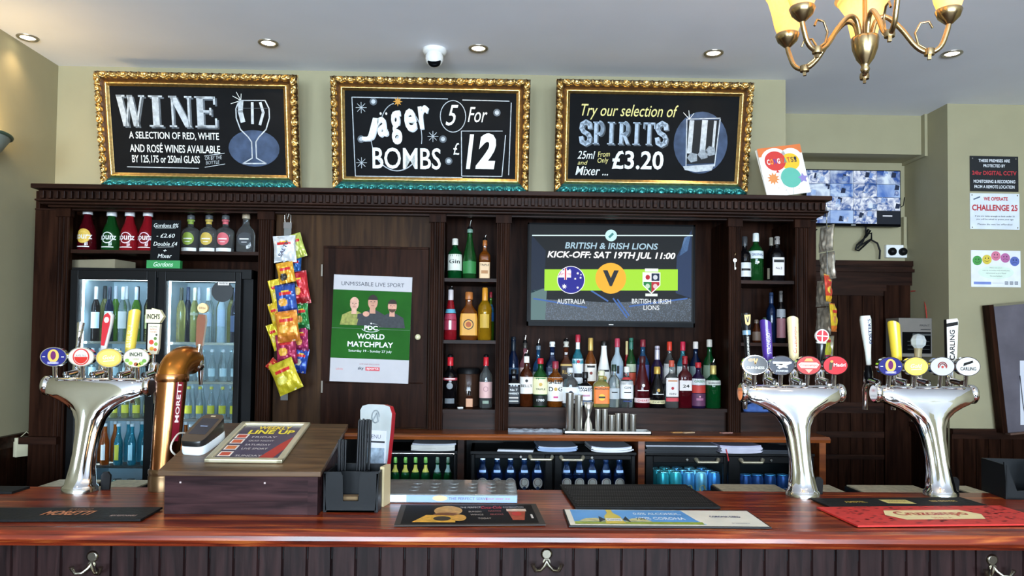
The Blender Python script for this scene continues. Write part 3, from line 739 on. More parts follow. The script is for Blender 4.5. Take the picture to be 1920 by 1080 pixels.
def bottle(name, label, group, loc, R, H, kind, glass, cap=None, labels=(), texts=(), pourer=None, rz=0.0, simple=False):
    """cap=(hex, height fraction of neck); labels=[(z0,z1,hex,arc deg)], texts=[(string,z,width frac,height frac,colour)]"""
    key = (kind, glass, cap, tuple(labels), tuple(texts), pourer, round(R, 4), round(H, 3), simple)
    p, ey = EXP.get(kind, (2, 1)); seg = 14 if simple else 20
    if key not in MCACHE:
        me = {}; b = MB(); b.lathe([(r * R, z * H) for r, z in PROF[kind]], GL[glass], seg, p=p, ey=ey); me['glass_body'] = b.mesh('glass_body')

        def surf(x, z, k=1.012):
            rr = shape_r(kind, min(max(z / H, 0), 1)) * R * k
            if p > 2: return (x, -rr * ey - .0006, z) if abs(x) < rr * .8 else (x, -rr * ey * max(.05, 1 - ((abs(x) / rr)) ** p) ** (1 / p) - .0004, z)
            a = max(-1.5, min(1.5, x / rr)); return (rr * math.sin(a), -rr * math.cos(a), z)
        parts = []
        for z0, z1, hx, arc in labels:
            lb = MB(); n = 12; nz = 4; vs = []
            for i in range(n + 1):
                for j in range(nz + 1):
                    z = (z0 + (z1 - z0) * j / nz) * H; rr = shape_r(kind, z / H) * R
                    half = rr * (R_(arc) if p == 2 else .93)
                    vs.append(surf(-half + 2 * half * i / n, z))
            lb.add(vs, [(i * (nz + 1) + j, (i + 1) * (nz + 1) + j, (i + 1) * (nz + 1) + j + 1, i * (nz + 1) + j + 1) for i in range(n) for j in range(nz)], P(hx, .55, var=.05), True)
            parts.append((z0, z1, lb))
        for t_ in texts:
            s, z, w, h, c = t_
            lb = next((q for a_, b_, q in parts if a_ <= z <= b_), None)
            if lb is None: lb = MB(); parts.append((z, z, lb))
            if s == '*':
                N_ = 20; kk = 1.016 + .0015 * len(lb.f) / max(1, len(lb.f)) + (.003 if lb.v else 0); vs = [surf(0, z * H, kk)] + [surf(q * w * R * math.cos(k * 2 * math.pi / N_), z * H + q * w * R * math.sin(k * 2 * math.pi / N_), kk) for q in (.35, .7, 1) for k in range(N_)]
                fs_ = [(0, 1 + k, 1 + (k + 1) % N_) for k in range(N_)] + [(1 + r * N_ + k, 1 + (r + 1) * N_ + k, 1 + (r + 1) * N_ + (k + 1) % N_, 1 + r * N_ + (k + 1) % N_) for r in (0, 1) for k in range(N_)]
                lb.add(vs, fs_, P(TXTC.get(c, c), .6))
            elif s == 'o':
                vs = []
                for k in range(25):
                    a = k * math.pi / 12
                    vs += [surf(q * R * math.cos(a), z * H + q * R * math.sin(a), 1.024) for q in (w, w - .1)]
                lb.add(vs, [(2 * k, 2 * k + 1, 2 * k + 3, 2 * k + 2)[::-1] for k in range(24)], P(TXTC.get(c, c), .6))
            elif s == '-': lb.add([surf(w * R * (x / 3 - 1), zz, 1.023) for zz in ((z - h / 2) * H, (z + h / 2) * H) for x in range(7)], [(x, x + 1, x + 8, x + 7) for x in range(6)], P(TXTC.get(c, c), .6))
            else: lb.text(s, 0, z * H, w * 2 * R, h * H, P(TXTC.get(c, c), .6), bold=.015, fn=lambda x, z_: surf(x, z_, 1.028))
        for i, (z0, z1, lb) in enumerate(parts): me[('front_label', 'band_label', 'neck_label', 'lower_mark', 'small_mark')[min(i, 4)] if labels else ('printed_logo', 'printed_band', 'printed_mark')[min(i, 2)]] = lb.mesh('front_label')
        if cap:
            cp_ = MB(); hx, cf = cap; r = .42 * R if kind not in ('beer', 'mixer', 'bell') else .5 * R
            cp_.lathe([(r, H * (1 - cf)), (r * 1.03, H * (1 - cf) + .002), (r * 1.0, H + .002), (r * .8, H + .005)], P(hx, .35, .0 if hx[1:3] != 'c9' else .4), 14); me['cap'] = cp_.mesh('cap')
        if pourer:
            po = MB(); po.lathe([(.3 * R, H - .002), (.4 * R, H + .004), (.36 * R, H + .014), (.2 * R, H + .018)], BLACKP, 12)
            hl = pourer; po.tube([(0, 0, H + .012), (0, 0, H + .5 * hl), (.15 * R, -.002, H + hl)], [.2 * R, .14 * R, .1 * R], STEEL, 8); me['pourer'] = po.mesh('pourer')
        MCACHE[key] = me
    t = thing(name, label, 'bottle' if name != 'drink_can' else 'can', loc, (0, 0, rz), group)
    for k, me in MCACHE[key].items():
        o = bpy.data.objects.new(k, me); COL.objects.link(o); o.parent = t
    return t


def on_shelf(px, Y, z): q = at(px, 700, Y); d = ray(px, 700); return Vector((atz(px, 1000, z).x if 0 else q.x, Y, z + .0005))


def spirit(px, top, bot_z, w, Y, kind, glass, label, group, cap=None, labels=(), texts=(), pourer=None, rz=0.0):
    x = at(px, (top + 765) / 2 if bot_z < 1.4 else top + 40, Y).x; zt_ = at(px, top, Y).z
    H = zt_ - bot_z - (pourer or 0) - .004; R = w * sc(Y) / 2
    return bottle('spirit_bottle', label, group, (x, Y, bot_z + .0006), R, H, kind, glass, cap, labels, texts, pourer, rz)


GF = 'spirit bottles in the front row below the television'; GB_ = 'spirit bottles in the back row below the television'
YFr, YBr = 3.805, 3.955; nb = 0
for a in [
    (963, 693, 25, 'square', 'black', 'squat square bottle with black and white label at the far left of the front row', ('#1a1a1a', .1), [(.08, .56, '#24262a', 60), (.6, .64, '#d8d8d8', 60)], [('No 7', .46, .55, .06, 'w'), ('WHISKEY', .36, .8, .05, 'w'), ('-', .24, .7, .03, 'w'), ('-', .15, .7, .02, 'w')], None),
    (987, 655, 25, 'round', 'brown', 'brown bottle with white label and tall white neck in the front row', ('#e9e6dc', .12), [(.26, .6, '#ece7df', 80)], [("BELL'S", .42, .9, .06, 'k'), ('*', .52, .22, 0, 'k')], .035),
    (1013, 672, 27, 'round', 'green', 'green bottle with cream label and red top in the front row', ('#b3202c', .1), [(.26, .62, '#e6e0b4', 80), (.02, .24, '#10140f', 85)], [('*', .47, .24, 0, 'g'), ('-', .6, .8, .015, 'e'), ('TRIPLE', .37, .7, .035, 'k'), ('1780', .14, .55, .05, 'w')], None),
    (1041, 678, 29, 'round', 'amber', 'amber bottle with white label bearing bold black dog lettering', ('#8c2a3a', .14), [(.13, .66, '#ece8e2', 80)], [('SHEEP', .56, 1.0, .09, 'k'), ('D  G', .4, 1.0, .1, 'k'), ('*', .4, .24, 0, 'g'), ('-', .22, .3, .04, 'p')], None),
    (1069, 690, 30, 'round', 'clear', 'clear bottle with white label and dark blue splash in the front row', ('#cfcfcf', .1), [(.1, .52, '#edeff0', 80)], [('*', .36, .3, 0, '#1b1e30'), ('-', .2, .6, .03, 'k')], None),
    (1097, 698, 27, 'stout', 'black', 'dark shouldered bottle with white rum label in front row', ('#141414', .16), [(.2, .62, '#e9e9ef', 80), (.06, .18, '#8fa3c4', 80)], [("LAMB'S", .5, .95, .07, 'k'), ('-', .34, .6, .05, '#c58aa0')], None),
    (1127, 695, 31, 'square', 'straw', 'square shouldered bottle with bright orange label in the front row', ('#d8d2b0', .12), [(.1, .58, '#e2762c', 80)], [('MORGAN', .52, .85, .055, 'k'), ('*', .28, .4, 0, '#f0b83c'), ('-', .28, .4, .05, 'k')], None),
    (1151, 684, 22, 'round', 'clear', 'slim clear bottle with greenish dark cap in the front row', ('#23382c', .14), [(.2, .46, '#aeb4b6', 60)], [('-', .36, .5, .03, 'k')], None),
    (1175, 688, 25, 'round', 'clear', 'clear bottle with tall white label and red neck band', ('#e8e4dc', .12), [(.22, .66, '#eeeceb', 80), (.7, .76, '#c23a3a', 80)], [('GIN', .5, .5, .06, 'k'), ('-', .38, .55, .03, 'k'), ('-', .16, .7, .03, 'b')], None),
    (1204, 668, 29, 'cone', 'dred', 'dark red bottle with pale band low on the glass', ('#3a0b12', .12), [(.1, .19, '#e8d2cf', 85)], [('-', .34, .8, .02, 'w'), ('*', .44, .2, 0, 'w'), ('CHERRY', .145, .8, .04, 'r')], None),
    (1232, 688, 29, 'cone', 'black', 'black bottle with gold crown top and cream band', ('#c9a04a', .16), [(.1, .19, '#e0d6a6', 85)], [('-', .34, .8, .02, 'w'), ('*', .44, .2, 0, 'g'), ('COFFEE', .145, .8, .04, 'k')], None),
    (1259, 676, 25, 'square', 'clear', 'clear bottle with white guardsman label above a red strip', ('#c0503a', .12), [(.24, .64, '#ece4e0', 80), (.14, .22, '#c8404a', 80)], [('*', .42, .22, 0, 'r'), ('-', .58, .7, .03, '#c9885a'), ('GIN', .3, .5, .04, 'k')], None),
    (1284, 668, 25, 'square', 'dred', 'red square bottle with small white label marked 24', ('#8f1622', .14), [(.34, .54, '#eee6e2', 60)], [('24', .43, .5, .06, 'k')], None),
    (1309, 680, 27, 'round', 'purple', 'purple patterned bottle with red label and red cap', ('#b3202c', .1), [(.52, .66, '#dfe0e2', 80), (.34, .51, '#c0392f', 85), (.05, .33, '#5c3050', 85)], [('GREEN', .6, .8, .05, 'e'), ('-', .2, .5, .05, '#a86a8a'), ('*', .26, .12, 0, '#d8a0a8')], None),
    (1337, 672, 28, 'round', 'dgreen', 'dark green gin bottle with grey band, far right of front row', ('#c9b46a', .2), [(.55, .66, '#d5d8cf', 85)], [("GORDON'S", .6, .95, .045, 'k')], .035)]:
    px, top, w, kind, gl, lb, cap, labs, txs, po = a; spirit(px, top, SHD, w, YFr, kind, gl, lb, GF, cap, labs, txs, po)
for a in [
    (962, 632, 23, 'wine', 'navy', 'dark navy bottle at the far left of the back row', ('#15202c', .2), [(.45, .55, '#2d4a66', 70)], [], None),
    (984, 627, 22, 'round', 'pink', 'back row bottle with steel pourer and pinkish label', ('#33302c', .08), [(.3, .6, '#d7b7b2', 80)], [], .045),
    (1009, 634, 22, 'round', 'blue', 'blue tinted back row bottle with slim steel pourer', ('#60707c', .06), [(.34, .56, '#bcd0d0', 75)], [], .04),
    (1035, 641, 27, 'square', 'navy', 'dark blue back row bottle with white stopper', ('#e8e8e4', .07), [(.4, .6, '#27324c', 80)], [('-', .5, .6, .05, '#8aa0c0')], None),
    (1061, 633, 26, 'square', 'brown', 'brown back row bottle with gold edged dark label', ('#b8b4a8', .08), [(.4, .64, '#2b1c12', 80), (.62, .65, '#c9a55a', 80)], [('RUM', .52, .6, .06, 'g')], .02),
    (1083, 628, 24, 'round', 'aqua', 'clear back row bottle with red and white cap and bat roundel', ('#b02a3c', .1), [(.3, .66, '#e6eaec', 80), (.8, .9, '#eeeeea', 90)], [('*', .62, .28, 0, 'r'), ('-', .42, .7, .06, 'k')], None),
    (1107, 634, 24, 'round', 'amber', 'amber back row bottle with gold cap and white captain label', ('#c9a55a', .18), [(.36, .62, '#e9e1d6', 80)], [('*', .48, .25, 0, '#8a3a2a'), ('-', .58, .7, .03, 'k')], None),
    (1132, 640, 30, 'cone', 'white', 'opaque white coconut rum bottle in the back row', ('#1c1a18', .06), [], [('-', .54, .7, .03, 'k'), ('*', .42, .3, 0, 'g'), ('-', .36, .2, .08, 'e')], None),
    (1157, 635, 25, 'round', 'frost', 'frosted pale blue back row bottle with pink red cap', ('#b23a50', .12), [(.4, .6, '#9fb4cc', 55)], [('-', .54, .2, .12, 'k')], None),
    (1175, 640, 13, 'cone', 'red', 'narrow red bottle with gold conical top in the back row', ('#d6bf86', .3), [], [], None),
    (1183, 634, 20, 'wine', 'green', 'green topped back row bottle with red and orange label', ('#2f6a5a', .16), [(.5, .62, '#b8c2a8', 75), (.3, .49, '#c04a30', 80)], [], None),
    (1205, 637, 26, 'round', 'blue', 'blue back row bottle with pink blossom label', ('#7c2430', .1), [(.34, .62, '#5a5f96', 80)], [('*', .52, .3, 0, 'p'), ('*', .4, .36, 0, '#d26f98')], None),
    (1232, 649, 24, 'wine', 'purple', 'dark purple back row bottle with pale steel neck', ('#c9c4d2', .22), [], [], None),
    (1255, 641, 24, 'round', 'clear', 'clear back row gin bottle with orange red cap', ('#cf3a26', .13), [(.34, .66, '#e9e6e2', 80)], [('-', .6, .3, .1, 'k')], None),
    (1280, 641, 24, 'round', 'aqua', 'greenish clear back row bottle with crimson cap', ('#c02040', .13), [(.34, .62, '#dfe4e0', 80)], [], None),
    (1304, 641, 25, 'round', 'navy', 'dark back row bottle with white topped cap, second from right', ('#ded4cc', .1), [(.4, .62, '#6f7f80', 80)], [], None),
    (1330, 637, 26, 'round', 'dgreen', 'dark green back row bottle at the far right', ('#cfc8bc', .1), [(.42, .62, '#7d9078', 80)], [], None)]:
    px, top, w, kind, gl, lb, cap, labs, txs, po = a; spirit(px, top, SHD, w * .94, YBr + .019 * (-1) ** (nb := nb + 1), kind, gl, lb, GB_, cap, labs, txs, po)
for a in [
    (853, 448, 0, 27, 'round', 'dgreen', 'dark bottle with white label on top shelf beside the poster door', ('#d9d5c8', .14), [(.22, .62, '#d9dbcd', 80)], [('Gin', .44, .8, .1, 'k')], None),
    (881, 412, 0, 26, 'cone', 'green', 'tall green liqueur bottle with pourer on the narrow top shelf', ('#6f8f80', .06), [(.12, .36, '#2e7a3c', 70)], [], .05),
    (909, 440, 0, 21, 'square', 'amber', 'slim amber liqueur bottle with cream label on the narrow top shelf', ('#a5602c', .12), [(.04, .45, '#e2bd92', 70)], [('TRIPLE', .38, .8, .05, 'k'), ('-', .2, .6, .08, '#b07a4a')], .03),
    (845, 536, 1, 24, 'cone', 'red', 'red and blue bottle on the middle narrow shelf', ('#cfc4c4', .2), [(.2, .52, '#a83850', 70), (.54, .62, '#5aa0b8', 90)], [('-', .3, .2, .18, 'w')], .02),
    (879, 548, 1, 35, 'flask', 'amber', 'amber flask bottle with round orange dragon label', ('#b06a34', .14), [(.1, .56, '#d69a3c', 70)], [('o', .33, .55, 0, 'k'), ('*', .33, .3, 0, '#a8501c')], None),
    (909, 540, 1, 26, 'round', 'yellow', 'bright yellow liqueur bottle with gold cap on middle narrow shelf', ('#d98f2c', .24), [(.24, .5, '#c9a03a', 40)], [], None),
    (920, 548, 1, 13, 'wine', 'lime', 'blue and green bottle half hidden behind the yellow liqueur', ('#b02a3c', .1), [(.4, .75, '#2f6fb4', 90)], [], None),
    (844, 664, 2, 27, 'round', 'black', 'black bottle with red cap on the lowest narrow shelf', ('#c8202c', .16), [(.55, .6, '#b8404a', 80)], [('-', .58, .8, .02, 'w'), ('*', .44, .45, 0, '#8d9296'), ('-', .14, .7, .1, '#6d7276')], .015),
    (911, 664, 2, 24, 'round', 'clear', 'clear bottle with pink label and red cap on lowest shelf', ('#c8202c', .16), [(.2, .52, '#e0b4ae', 85)], [('o', .38, .4, 0, '#b8868a'), ('-', .12, .5, .06, '#8a9a88')], .015)]:
    px, top, i, w, kind, gl, lb, cap, labs, txs, po = a
    spirit(px, top, SHC[i], w, 3.86 if px != 920 else 3.95, kind, gl, lb, 'bottles on the narrow shelves left of the television', cap, labs, txs, po)
mb_ = bottle('miniature_bottle', 'tiny miniature bottle with tan label on the lowest narrow shelf', None, (at(880, 750, 3.83).x, 3.83, SHC[2] + .0006), 7 * sc(3.83), .082, 'square', 'brown', ('#1c1512', .2), [(.1, .6, '#d09a78', 70)])
q = at(878, 740, 3.95); jar = thing('dispenser_jar', 'brown tinted jar with black lid behind the miniature bottle', 'jar', (q.x, 3.96, SHC[2] + .001))
MB().lathe([(.055, 0), (.058, .01), (.058, .165), (.055, .17)], P('#4a3226', .12, trans=.4), 24).build('jar_body', jar); MB().lathe([(.062, .17), (.062, .19), (.055, .2)], BLACKP, 24).build('jar_lid', jar)
q = at(863, 762, 3.8); tag(MB().box(-.014, .014, -.008, .008, 0, .009, WHITE).build('bottle_stopper', None, (q.x, 3.8, SHC[2] + .0005), (0, 0, .4), .003), 'small white stopper lying on the lowest narrow shelf', 'stopper')
GE = 'bottles on the narrow shelves right of the television'
for a in [
    (1396, 444, 0, 24, 'stout', 'black', 'black bottle with round white label on the top right shelf', ('#3a3a3c', .2), [(.1, .42, '#d8d8d6', 80)], [('-', .26, .8, .05, 'k')], None, 3.84),
    (1417, 438, 0, 28, 'round', 'green', 'large green gin bottle with white band on the top right shelf', ('#d8dcd8', .16), [(.48, .64, '#cfd8d6', 85)], [("GREENALL", .56, .9, .05, 'b'), ('*', .4, .16, 0, 'w')], None, 3.86),
    (1446, 446, 0, 18, 'round', 'black', 'dark bottle behind the white labelled whisky on top right shelf', ('#a8a090', .16), [(.1, .34, '#c8bfa4', 70)], [], None, 3.97),
    (1457, 444, 0, 24, 'square', 'black', 'whisky bottle with large white label on the top right shelf', ('#8a8480', .16), [(.14, .54, '#ddd6d4', 80)], [('-', .46, .8, .06, 'k'), ('No.2', .3, .5, .05, 'k')], None, 3.84),
    (1446, 549, 1, 18, 'wine', 'navy', 'slim dark blue bottle on the middle right shelf', ('#2a3a58', .2), [], [], None, 3.9),
    (1464, 546, 1, 17, 'wine', 'black', 'slim black bottle with pink label on the middle right shelf', ('#55504c', .2), [(.1, .48, '#8a5a60', 80), (.5, .66, '#8a8c90', 80)], [], None, 3.86),
    (1418, 600, 1, 16, 'mixer', 'brown', 'short brown bottle on the middle right shelf', ('#6a5a4c', .12), [(.1, .5, '#6a5648', 80)], [], None, 3.88),
    (1434, 596, 1, 16, 'mixer', 'dgreen', 'short dark green bottle on the middle right shelf', ('#3a4a3c', .12), [(.1, .5, '#3a4438', 80)], [], None, 3.92),
    (1437, 694, 2, 22, 'stout', 'green', 'green bottle among clutter on the bottom right shelf', ('#2a5a3c', .12), [(.2, .5, '#2e6a44', 80)], [], None, 3.86),
    (1402, 690, 2, 20, 'round', 'navy', 'dark blue bottle on the bottom right shelf', ('#9a9a9c', .12), [(.2, .5, '#2e3a54', 80)], [], None, 3.88)]:
    px, top, i, w, kind, gl, lb, cap, labs, txs, po, Y = a; spirit(px, top, SHE[i], w, Y, kind, gl, lb, GE, cap, labs, txs, po)
for k, (px, hx, w) in enumerate(((1420, '#4060a0', .07), (1452, '#3a4a78', .045))):
    q = at(px, 760, 3.82); m = MB(); random.seed(k)
    m.loft([[(w * sx_ * x * (1 + .15 * math.sin(5 * a_)), .03 * sx_ * y, z) for a_, (x, y) in enumerate(sup(14, 2.5))] for sx_, z in ((1, 0), (1.05, .012), (.85, .03), (.4, .042))], P(hx, .8, var=.25, scale=40))
    tag(m.build('bar_cloth', None, (q.x, 3.83, SHE[2] + .0005)), ('crumpled blue cloth on the bottom right shelf', 'smaller crumpled navy cloth beside the blue cloth on the shelf')[k], 'cloth')
# left bay: cordial bottles above the fridge
GS = 'bottles on the shelf above the tall fridge'
for px, hx, gl, ring, nm, tc in ((164, '#8a1c30', 'dred', '#e8c25a', 'dark red', 'w'), (209, '#1f8a3c', 'green', '#eef2ee', 'green', 'w'), (243, '#c01f38', 'red', '#f2d8dc', 'bright red', 'w'), (277, '#c0206a', 'red', '#f2d0e0', 'pinkish red', 'w')):
    labs = []
    x = 164 if px == 164 else px
    spirit(px, 392 if px != 164 else 388, SHA, 34, 3.86, 'bell', gl, {164: 'dark red sour liqueur bottle with yellow splash label on the fridge shelf', 209: 'green sour liqueur bottle with white ring logo', 243: 'bright red sour liqueur bottle with white ring logo', 277: 'pinkish red liqueur bottle half hidden behind the small black sign'}[px], GS, ('#e4e4e6', .16), labs, ([('*', .34, .8, 0, '#e2b84a')] if px == 164 else []) + [('o', .32, .62, 0, ring), ('sourz', .32, .95, .1, tc), ('-', .1, .7, .02, 'w')])
for px, top, hx, nm in ((358, 402, '#8aa03a', 'clear bottle with olive green oval label on the fridge shelf'), (392, 402, '#c9ab4a', 'clear bottle with golden oval label on the fridge shelf'), (423, 402, '#d06068', 'clear bottle with pink oval label on the fridge shelf'), (461, 402, '#3a3c40', 'clear bottle with black oval label and cork at the shelf end')):
    w = 32 if px != 461 else 34
    spirit(px, 388 if px != 461 else top, SHA, w, 3.86, 'flask' if px == 461 else 'stout', 'clear', nm, GS, ('#b5a48a', .1) if px == 461 else ('#55585a', .08), [(.04, .13, '#e8e8e4', 60), (.78, .9, hx, 80)] if px != 461 else [], [('*', .37, .74, 0, hx), ('-', .37, .5, .03, 'w'), ('-', .29, .3, .015, 'w')], .045 if px != 461 else None)
# ------------------------------------------------------------------ tall fridge with two glass doors
YFR = 3.70; ZFT = at(290, 503, YFR).z; fx0, fx1 = at(127, 700, YFR).x, at(466, 700, YFR).x
fg = thing('bottle_fridge', 'tall black double glass door bottle fridge full of lit bottles', 'fridge', (0, YFR, 0)); TF = Matrix.Translation((0, -YFR, 0))
INN = P('#b9c9d0', .4, var=.05); GREY = P('#70787c', .4)
m = MB(T=TF); m.box(fx0, fx0 + .035, YFR + .04, YB - .01, .1, ZFT, BLACKP); m.box(fx1 - .052, fx1, YFR + .04, YB - .01, .1, ZFT, BLACKP); m.box(fx0, fx1, YFR + .01, YB - .01, ZFT - .045, ZFT, BLACKP); m.box(fx0, fx1, YFR + .04, YB - .01, .02, .2, BLACKP); m.box(fx0, fx1, YB - .03, YB - .01, .1, ZFT, BLACKP)
m.build('body', fg); fmid = at(291, 700, YFR).x
m = MB(T=TF); m.box(fx0 + .035, fx1 - .035, YB - .04, YB - .03, .2, ZFT - .045, INN); m.box(fmid - .008, fmid + .008, YFR + .045, YB - .04, .2, ZFT - .045, INN); m.box(fx0 + .035, fx0 + .039, YFR + .05, YB - .04, .2, ZFT - .045, INN); m.box(fx1 - .056, fx1 - .052, YFR + .05, YB - .04, .2, ZFT - .045, INN); m.build('liner', fg)
DZ = []
for a, q, ga, gb, gt in ((128, 289, 143, 273, 524), (293, 449, 308, 438, 527)):
    xa, xb, ka, kb = [at(v, 650, YFR).x for v in (a, q, ga, gb)]; zt_ = ZFT - .012; kz = at((ga + gb) / 2, gt, YFR).z
    d = MB(T=TF)
    d.box(xa, ka, YFR, YFR + .035, .22, zt_, BLACKP); d.box(kb, xb, YFR, YFR + .035, .22, zt_, BLACKP); d.box(ka, kb, YFR, YFR + .035, kz, zt_, BLACKP); d.box(ka, kb, YFR, YFR + .035, .22, .32, BLACKP)
    do = d.build('door', fg, bevel=.003)
    MB(T=TF).box(ka - .003, kb + .003, YFR + .014, YFR + .02, .31, kz + .003, PANE).build('pane', do)
    for x in (ka - .004,): MB(T=TF).box(x + .003, x + .009, YFR + .04, YFR + .05, .3, kz, P('#e8f4ff', .3, emit=17.0)).build('light_strip', fg)
    MB(T=TF).box(ka, kb, YFR + .055, YFR + .07, kz + .002, kz + .01, P('#e8f4ff', .3, emit=17.0)).build('light_strip', fg)
    DZ.append((ka, kb))
st_ = MB(T=TF); q = at(415, 546, YFR - .001)
st_.ell(q.x, q.z, 20 * sc(YFR), 20 * sc(YFR), P('#22262a', .4), YFR - .0015 + .014, 24); st_.rect(q.x - .022, q.x + .032, q.z + .03, q.z + .052, P('#d8cfc8', .5), YFR + .0115); st_.text('mitre', q.x + .005, q.z + .041, .042, .011, P('#222222', .5), YFR + .0108)
st_.build('sticker', fg)
FSH = [at(200, y, YFR + .1).z for y in (640, 713, 783, 871)]
for k, z in enumerate(FSH):
    for ka, kb in DZ:
        s2 = MB(T=TF); s2.box(ka - .01, kb + .01, YFR + .06, YFR + .065, z - .012, z, STEEL)
        for i in range(9): s2.box(ka - .01, kb + .01, YFR + .08 + i * .03, YFR + .084 + i * .03, z - .008, z - .002, STEEL)
        s2.build('wire_shelf', fg)
ROWN = ('top shelf', 'second shelf', 'third shelf', 'fourth shelf')


def fridge_row(door, k, specs, R, H, kind, y=.105, rear=''):
    ka, kb = DZ[door]; n = len(specs)
    for i, (gl, cap, labs, nm) in enumerate(specs):
        x = ka + (kb - ka) * (i + .5) / n
        bottle('chilled_bottle', '%s, %s%s from left, %s, %s fridge door' % (nm, rear, ORD[i], ROWN[k], ('left', 'right')[door]), 'bottles in the tall fridge', (x, YFR + y, FSH[k] + .0005), R, H, kind, gl, cap, labs, (), None, 0, True)


WN = lambda g, c, l, z0=.2, z1=.5: (g, (c, .22), [(z0, z1, l, 75)])
w1 = [('wine',) + (('#d8d8dc', .22), [(.24, .54, '#e4eaee', 80)], 'dark wine bottle with white label'), ('navy', ('#23283a', .22), [(.24, .56, '#c9d8e4', 80)], 'navy wine bottle with pale label'), ('clear', ('#d0d0d4', .22), [(.24, .56, '#d8d0c8', 80)], 'clear wine bottle with silver cap'), ('lime', ('#c8c8d0', .22), [(.24, .5, '#b5c26a', 80)], 'green wine bottle with silver cap'), ('straw', ('#2c2c30', .22), [(.24, .5, '#d9d48a', 80)], 'yellowish wine bottle with dark cap')]
fridge_row(0, 0, w1, .021, .27, 'wine')
w2 = [('straw', ('#2c2f22', .22), [], 'pale yellow wine bottle'), ('straw', ('#c9c9b0', .22), [(.5, .55, '#9c9a80', 80)], 'yellow green wine bottle'), ('clear', ('#c4c8cc', .22), [(.3, .55, '#9aa8b4', 75)], 'clear wine bottle'), ('frost', ('#b0b8c4', .22), [(.3, .62, '#aebccc', 80)], 'silver topped pale bottle'), ('navy', ('#3a4664', .22), [(.2, .5, '#46587c', 80)], 'dark blue wine bottle')]
fridge_row(1, 0, w2, .021, .27, 'wine')
mx = lambda g, l, c, nm: (g, (c, .06), [(.16, .42, l, 85)] if l else [], nm)
for dr_ in (0, 1):
    fridge_row(dr_, 1, [mx('clear', '#c9dde0', '#d8d8d8', 'clear mixer bottle with pale label')] * 6, .0175, .155, 'mixer', .10)
    fridge_row(dr_, 2, [mx('straw' if dr_ == 0 else 'clear', '#e2d23a', '#d8c84a', 'lemon mixer bottle with yellow label')] * 6, .0175, .155, 'mixer', .10)
bt = [('orange', ('#d8d8d8', .05), [(.12, .5, '#f0ece8', 30)], 'orange flavoured drink bottle with white strip'), ('orange', ('#d8d8d8', .05), [(.12, .5, '#f0e4dc', 30)], 'amber flavoured drink bottle with white strip'), ('aqua', ('#d8d8d8', .05), [(.12, .5, '#d8c83a', 30)], 'blue flavoured drink bottle with yellow strip'), ('aqua', ('#d8d8d8', .05), [(.12, .5, '#c8ecf2', 30)], 'light blue flavoured drink bottle')]
for dr_ in (0, 1):
    fridge_row(dr_, 0, [(g_, c_, [], n_.split(' with')[0]) for g_, c_, l_, n_ in ((w1, w2)[dr_][::-1] + (w1, w2)[dr_][:1])], .021, .28, 'wine', .2, 'rear ')
    for k in (1, 2): fridge_row(dr_, k, [mx('clear', '', '#c9dde0', 'clear mixer bottle')] * 7, .0175, .155, 'mixer', .18, 'rear ')
    fridge_row(dr_, 3, [(g_, c_, [], n_.split(' with')[0]) for g_, c_, l_, n_ in (bt + bt[1:2])], .021, .20, 'beer', .2, 'rear ')
fridge_row(0, 3, [bt[0], bt[1], bt[2], bt[3], bt[3]], .021, .20, 'beer', .10)
fridge_row(1, 3, [bt[0], bt[0], bt[1], bt[2], bt[3]], .021, .20, 'beer', .10)
MB(T=TF).box(DZ[0][0] - .01, DZ[1][1] + .01, YFR + .06, YB - .05, FSH[3] - .2, FSH[3] - .19, STEEL).build('floor_plate', fg)
ka, kb = DZ[0]
for i in range(5):
    x = ka + (kb - ka) * (i + .5) / 5; t = thing('drink_can', 'silver drink can, %s from left at the bottom of the tall fridge' % ORD[i], 'can', (x, YFR + .1, FSH[3] - .1895), group='cans at the bottom of the tall fridge')
    MB().lathe([(.02, 0), (.024, .006), (.024, .105), (.02, .115)], P('#b8c4c8' if i % 2 else '#6a9a8a', .3, .5), 16).build('can_body', t); MB().lathe([(.0195, .1155), (.0195, .118), (.017, .117)], STEEL, 16).build('can_lid', t)
# ------------------------------------------------------------------ beer fonts
RIM = CHROME


def badge(parent, x, y, z, rx, rz, face, draw, dx=0):
    m = MB(T=Matrix.Translation((x, y, z)))
    def E(s, a): return [(rx * s * math.cos(2 * math.pi * k / 36), rz * s * math.sin(2 * math.pi * k / 36)) for k in range(36)]
    m.slab(E(1, 0), -.006, .012, RIM)
    m.poly(E(.93, 0), face, -.0068); draw(m, rx, rz)
    m.tube([(0, .004, -rz * .8), (0, .01, -.075)], .008, CHROME, 10)
    return m.build('badge', parent)


C_ = lambda h: P(h, .3, var=.03, coat=.3)
NAVY, CREAM, REDC, WHT, GLD, BLK = C_('#1d1f6e'), C_('#efe3b8'), C_('#c2202c'), C_('#f0efea'), C_('#d9ad54'), C_('#101012')


def em_foster(m, a, b):
    m.ell(0, .1 * b, a * .42, b * .68, C_('#e3b457'), -.0075); m.ell(0, .15 * b, a * .2, b * .45, C_('#6a1f5c'), -.008); m.rect(-a * .42, a * .42, -b * .74, -b * .5, C_('#8c86c0'), -.0085); m.text('LAGER', 0, -b * .62, a * .6, b * .14, WHT, -.009)
    for x in (-.7, .7): m.stroke([(a * (x - .09), 0), (a * (x + .09), 0)], b * .08, WHT, -.0078)


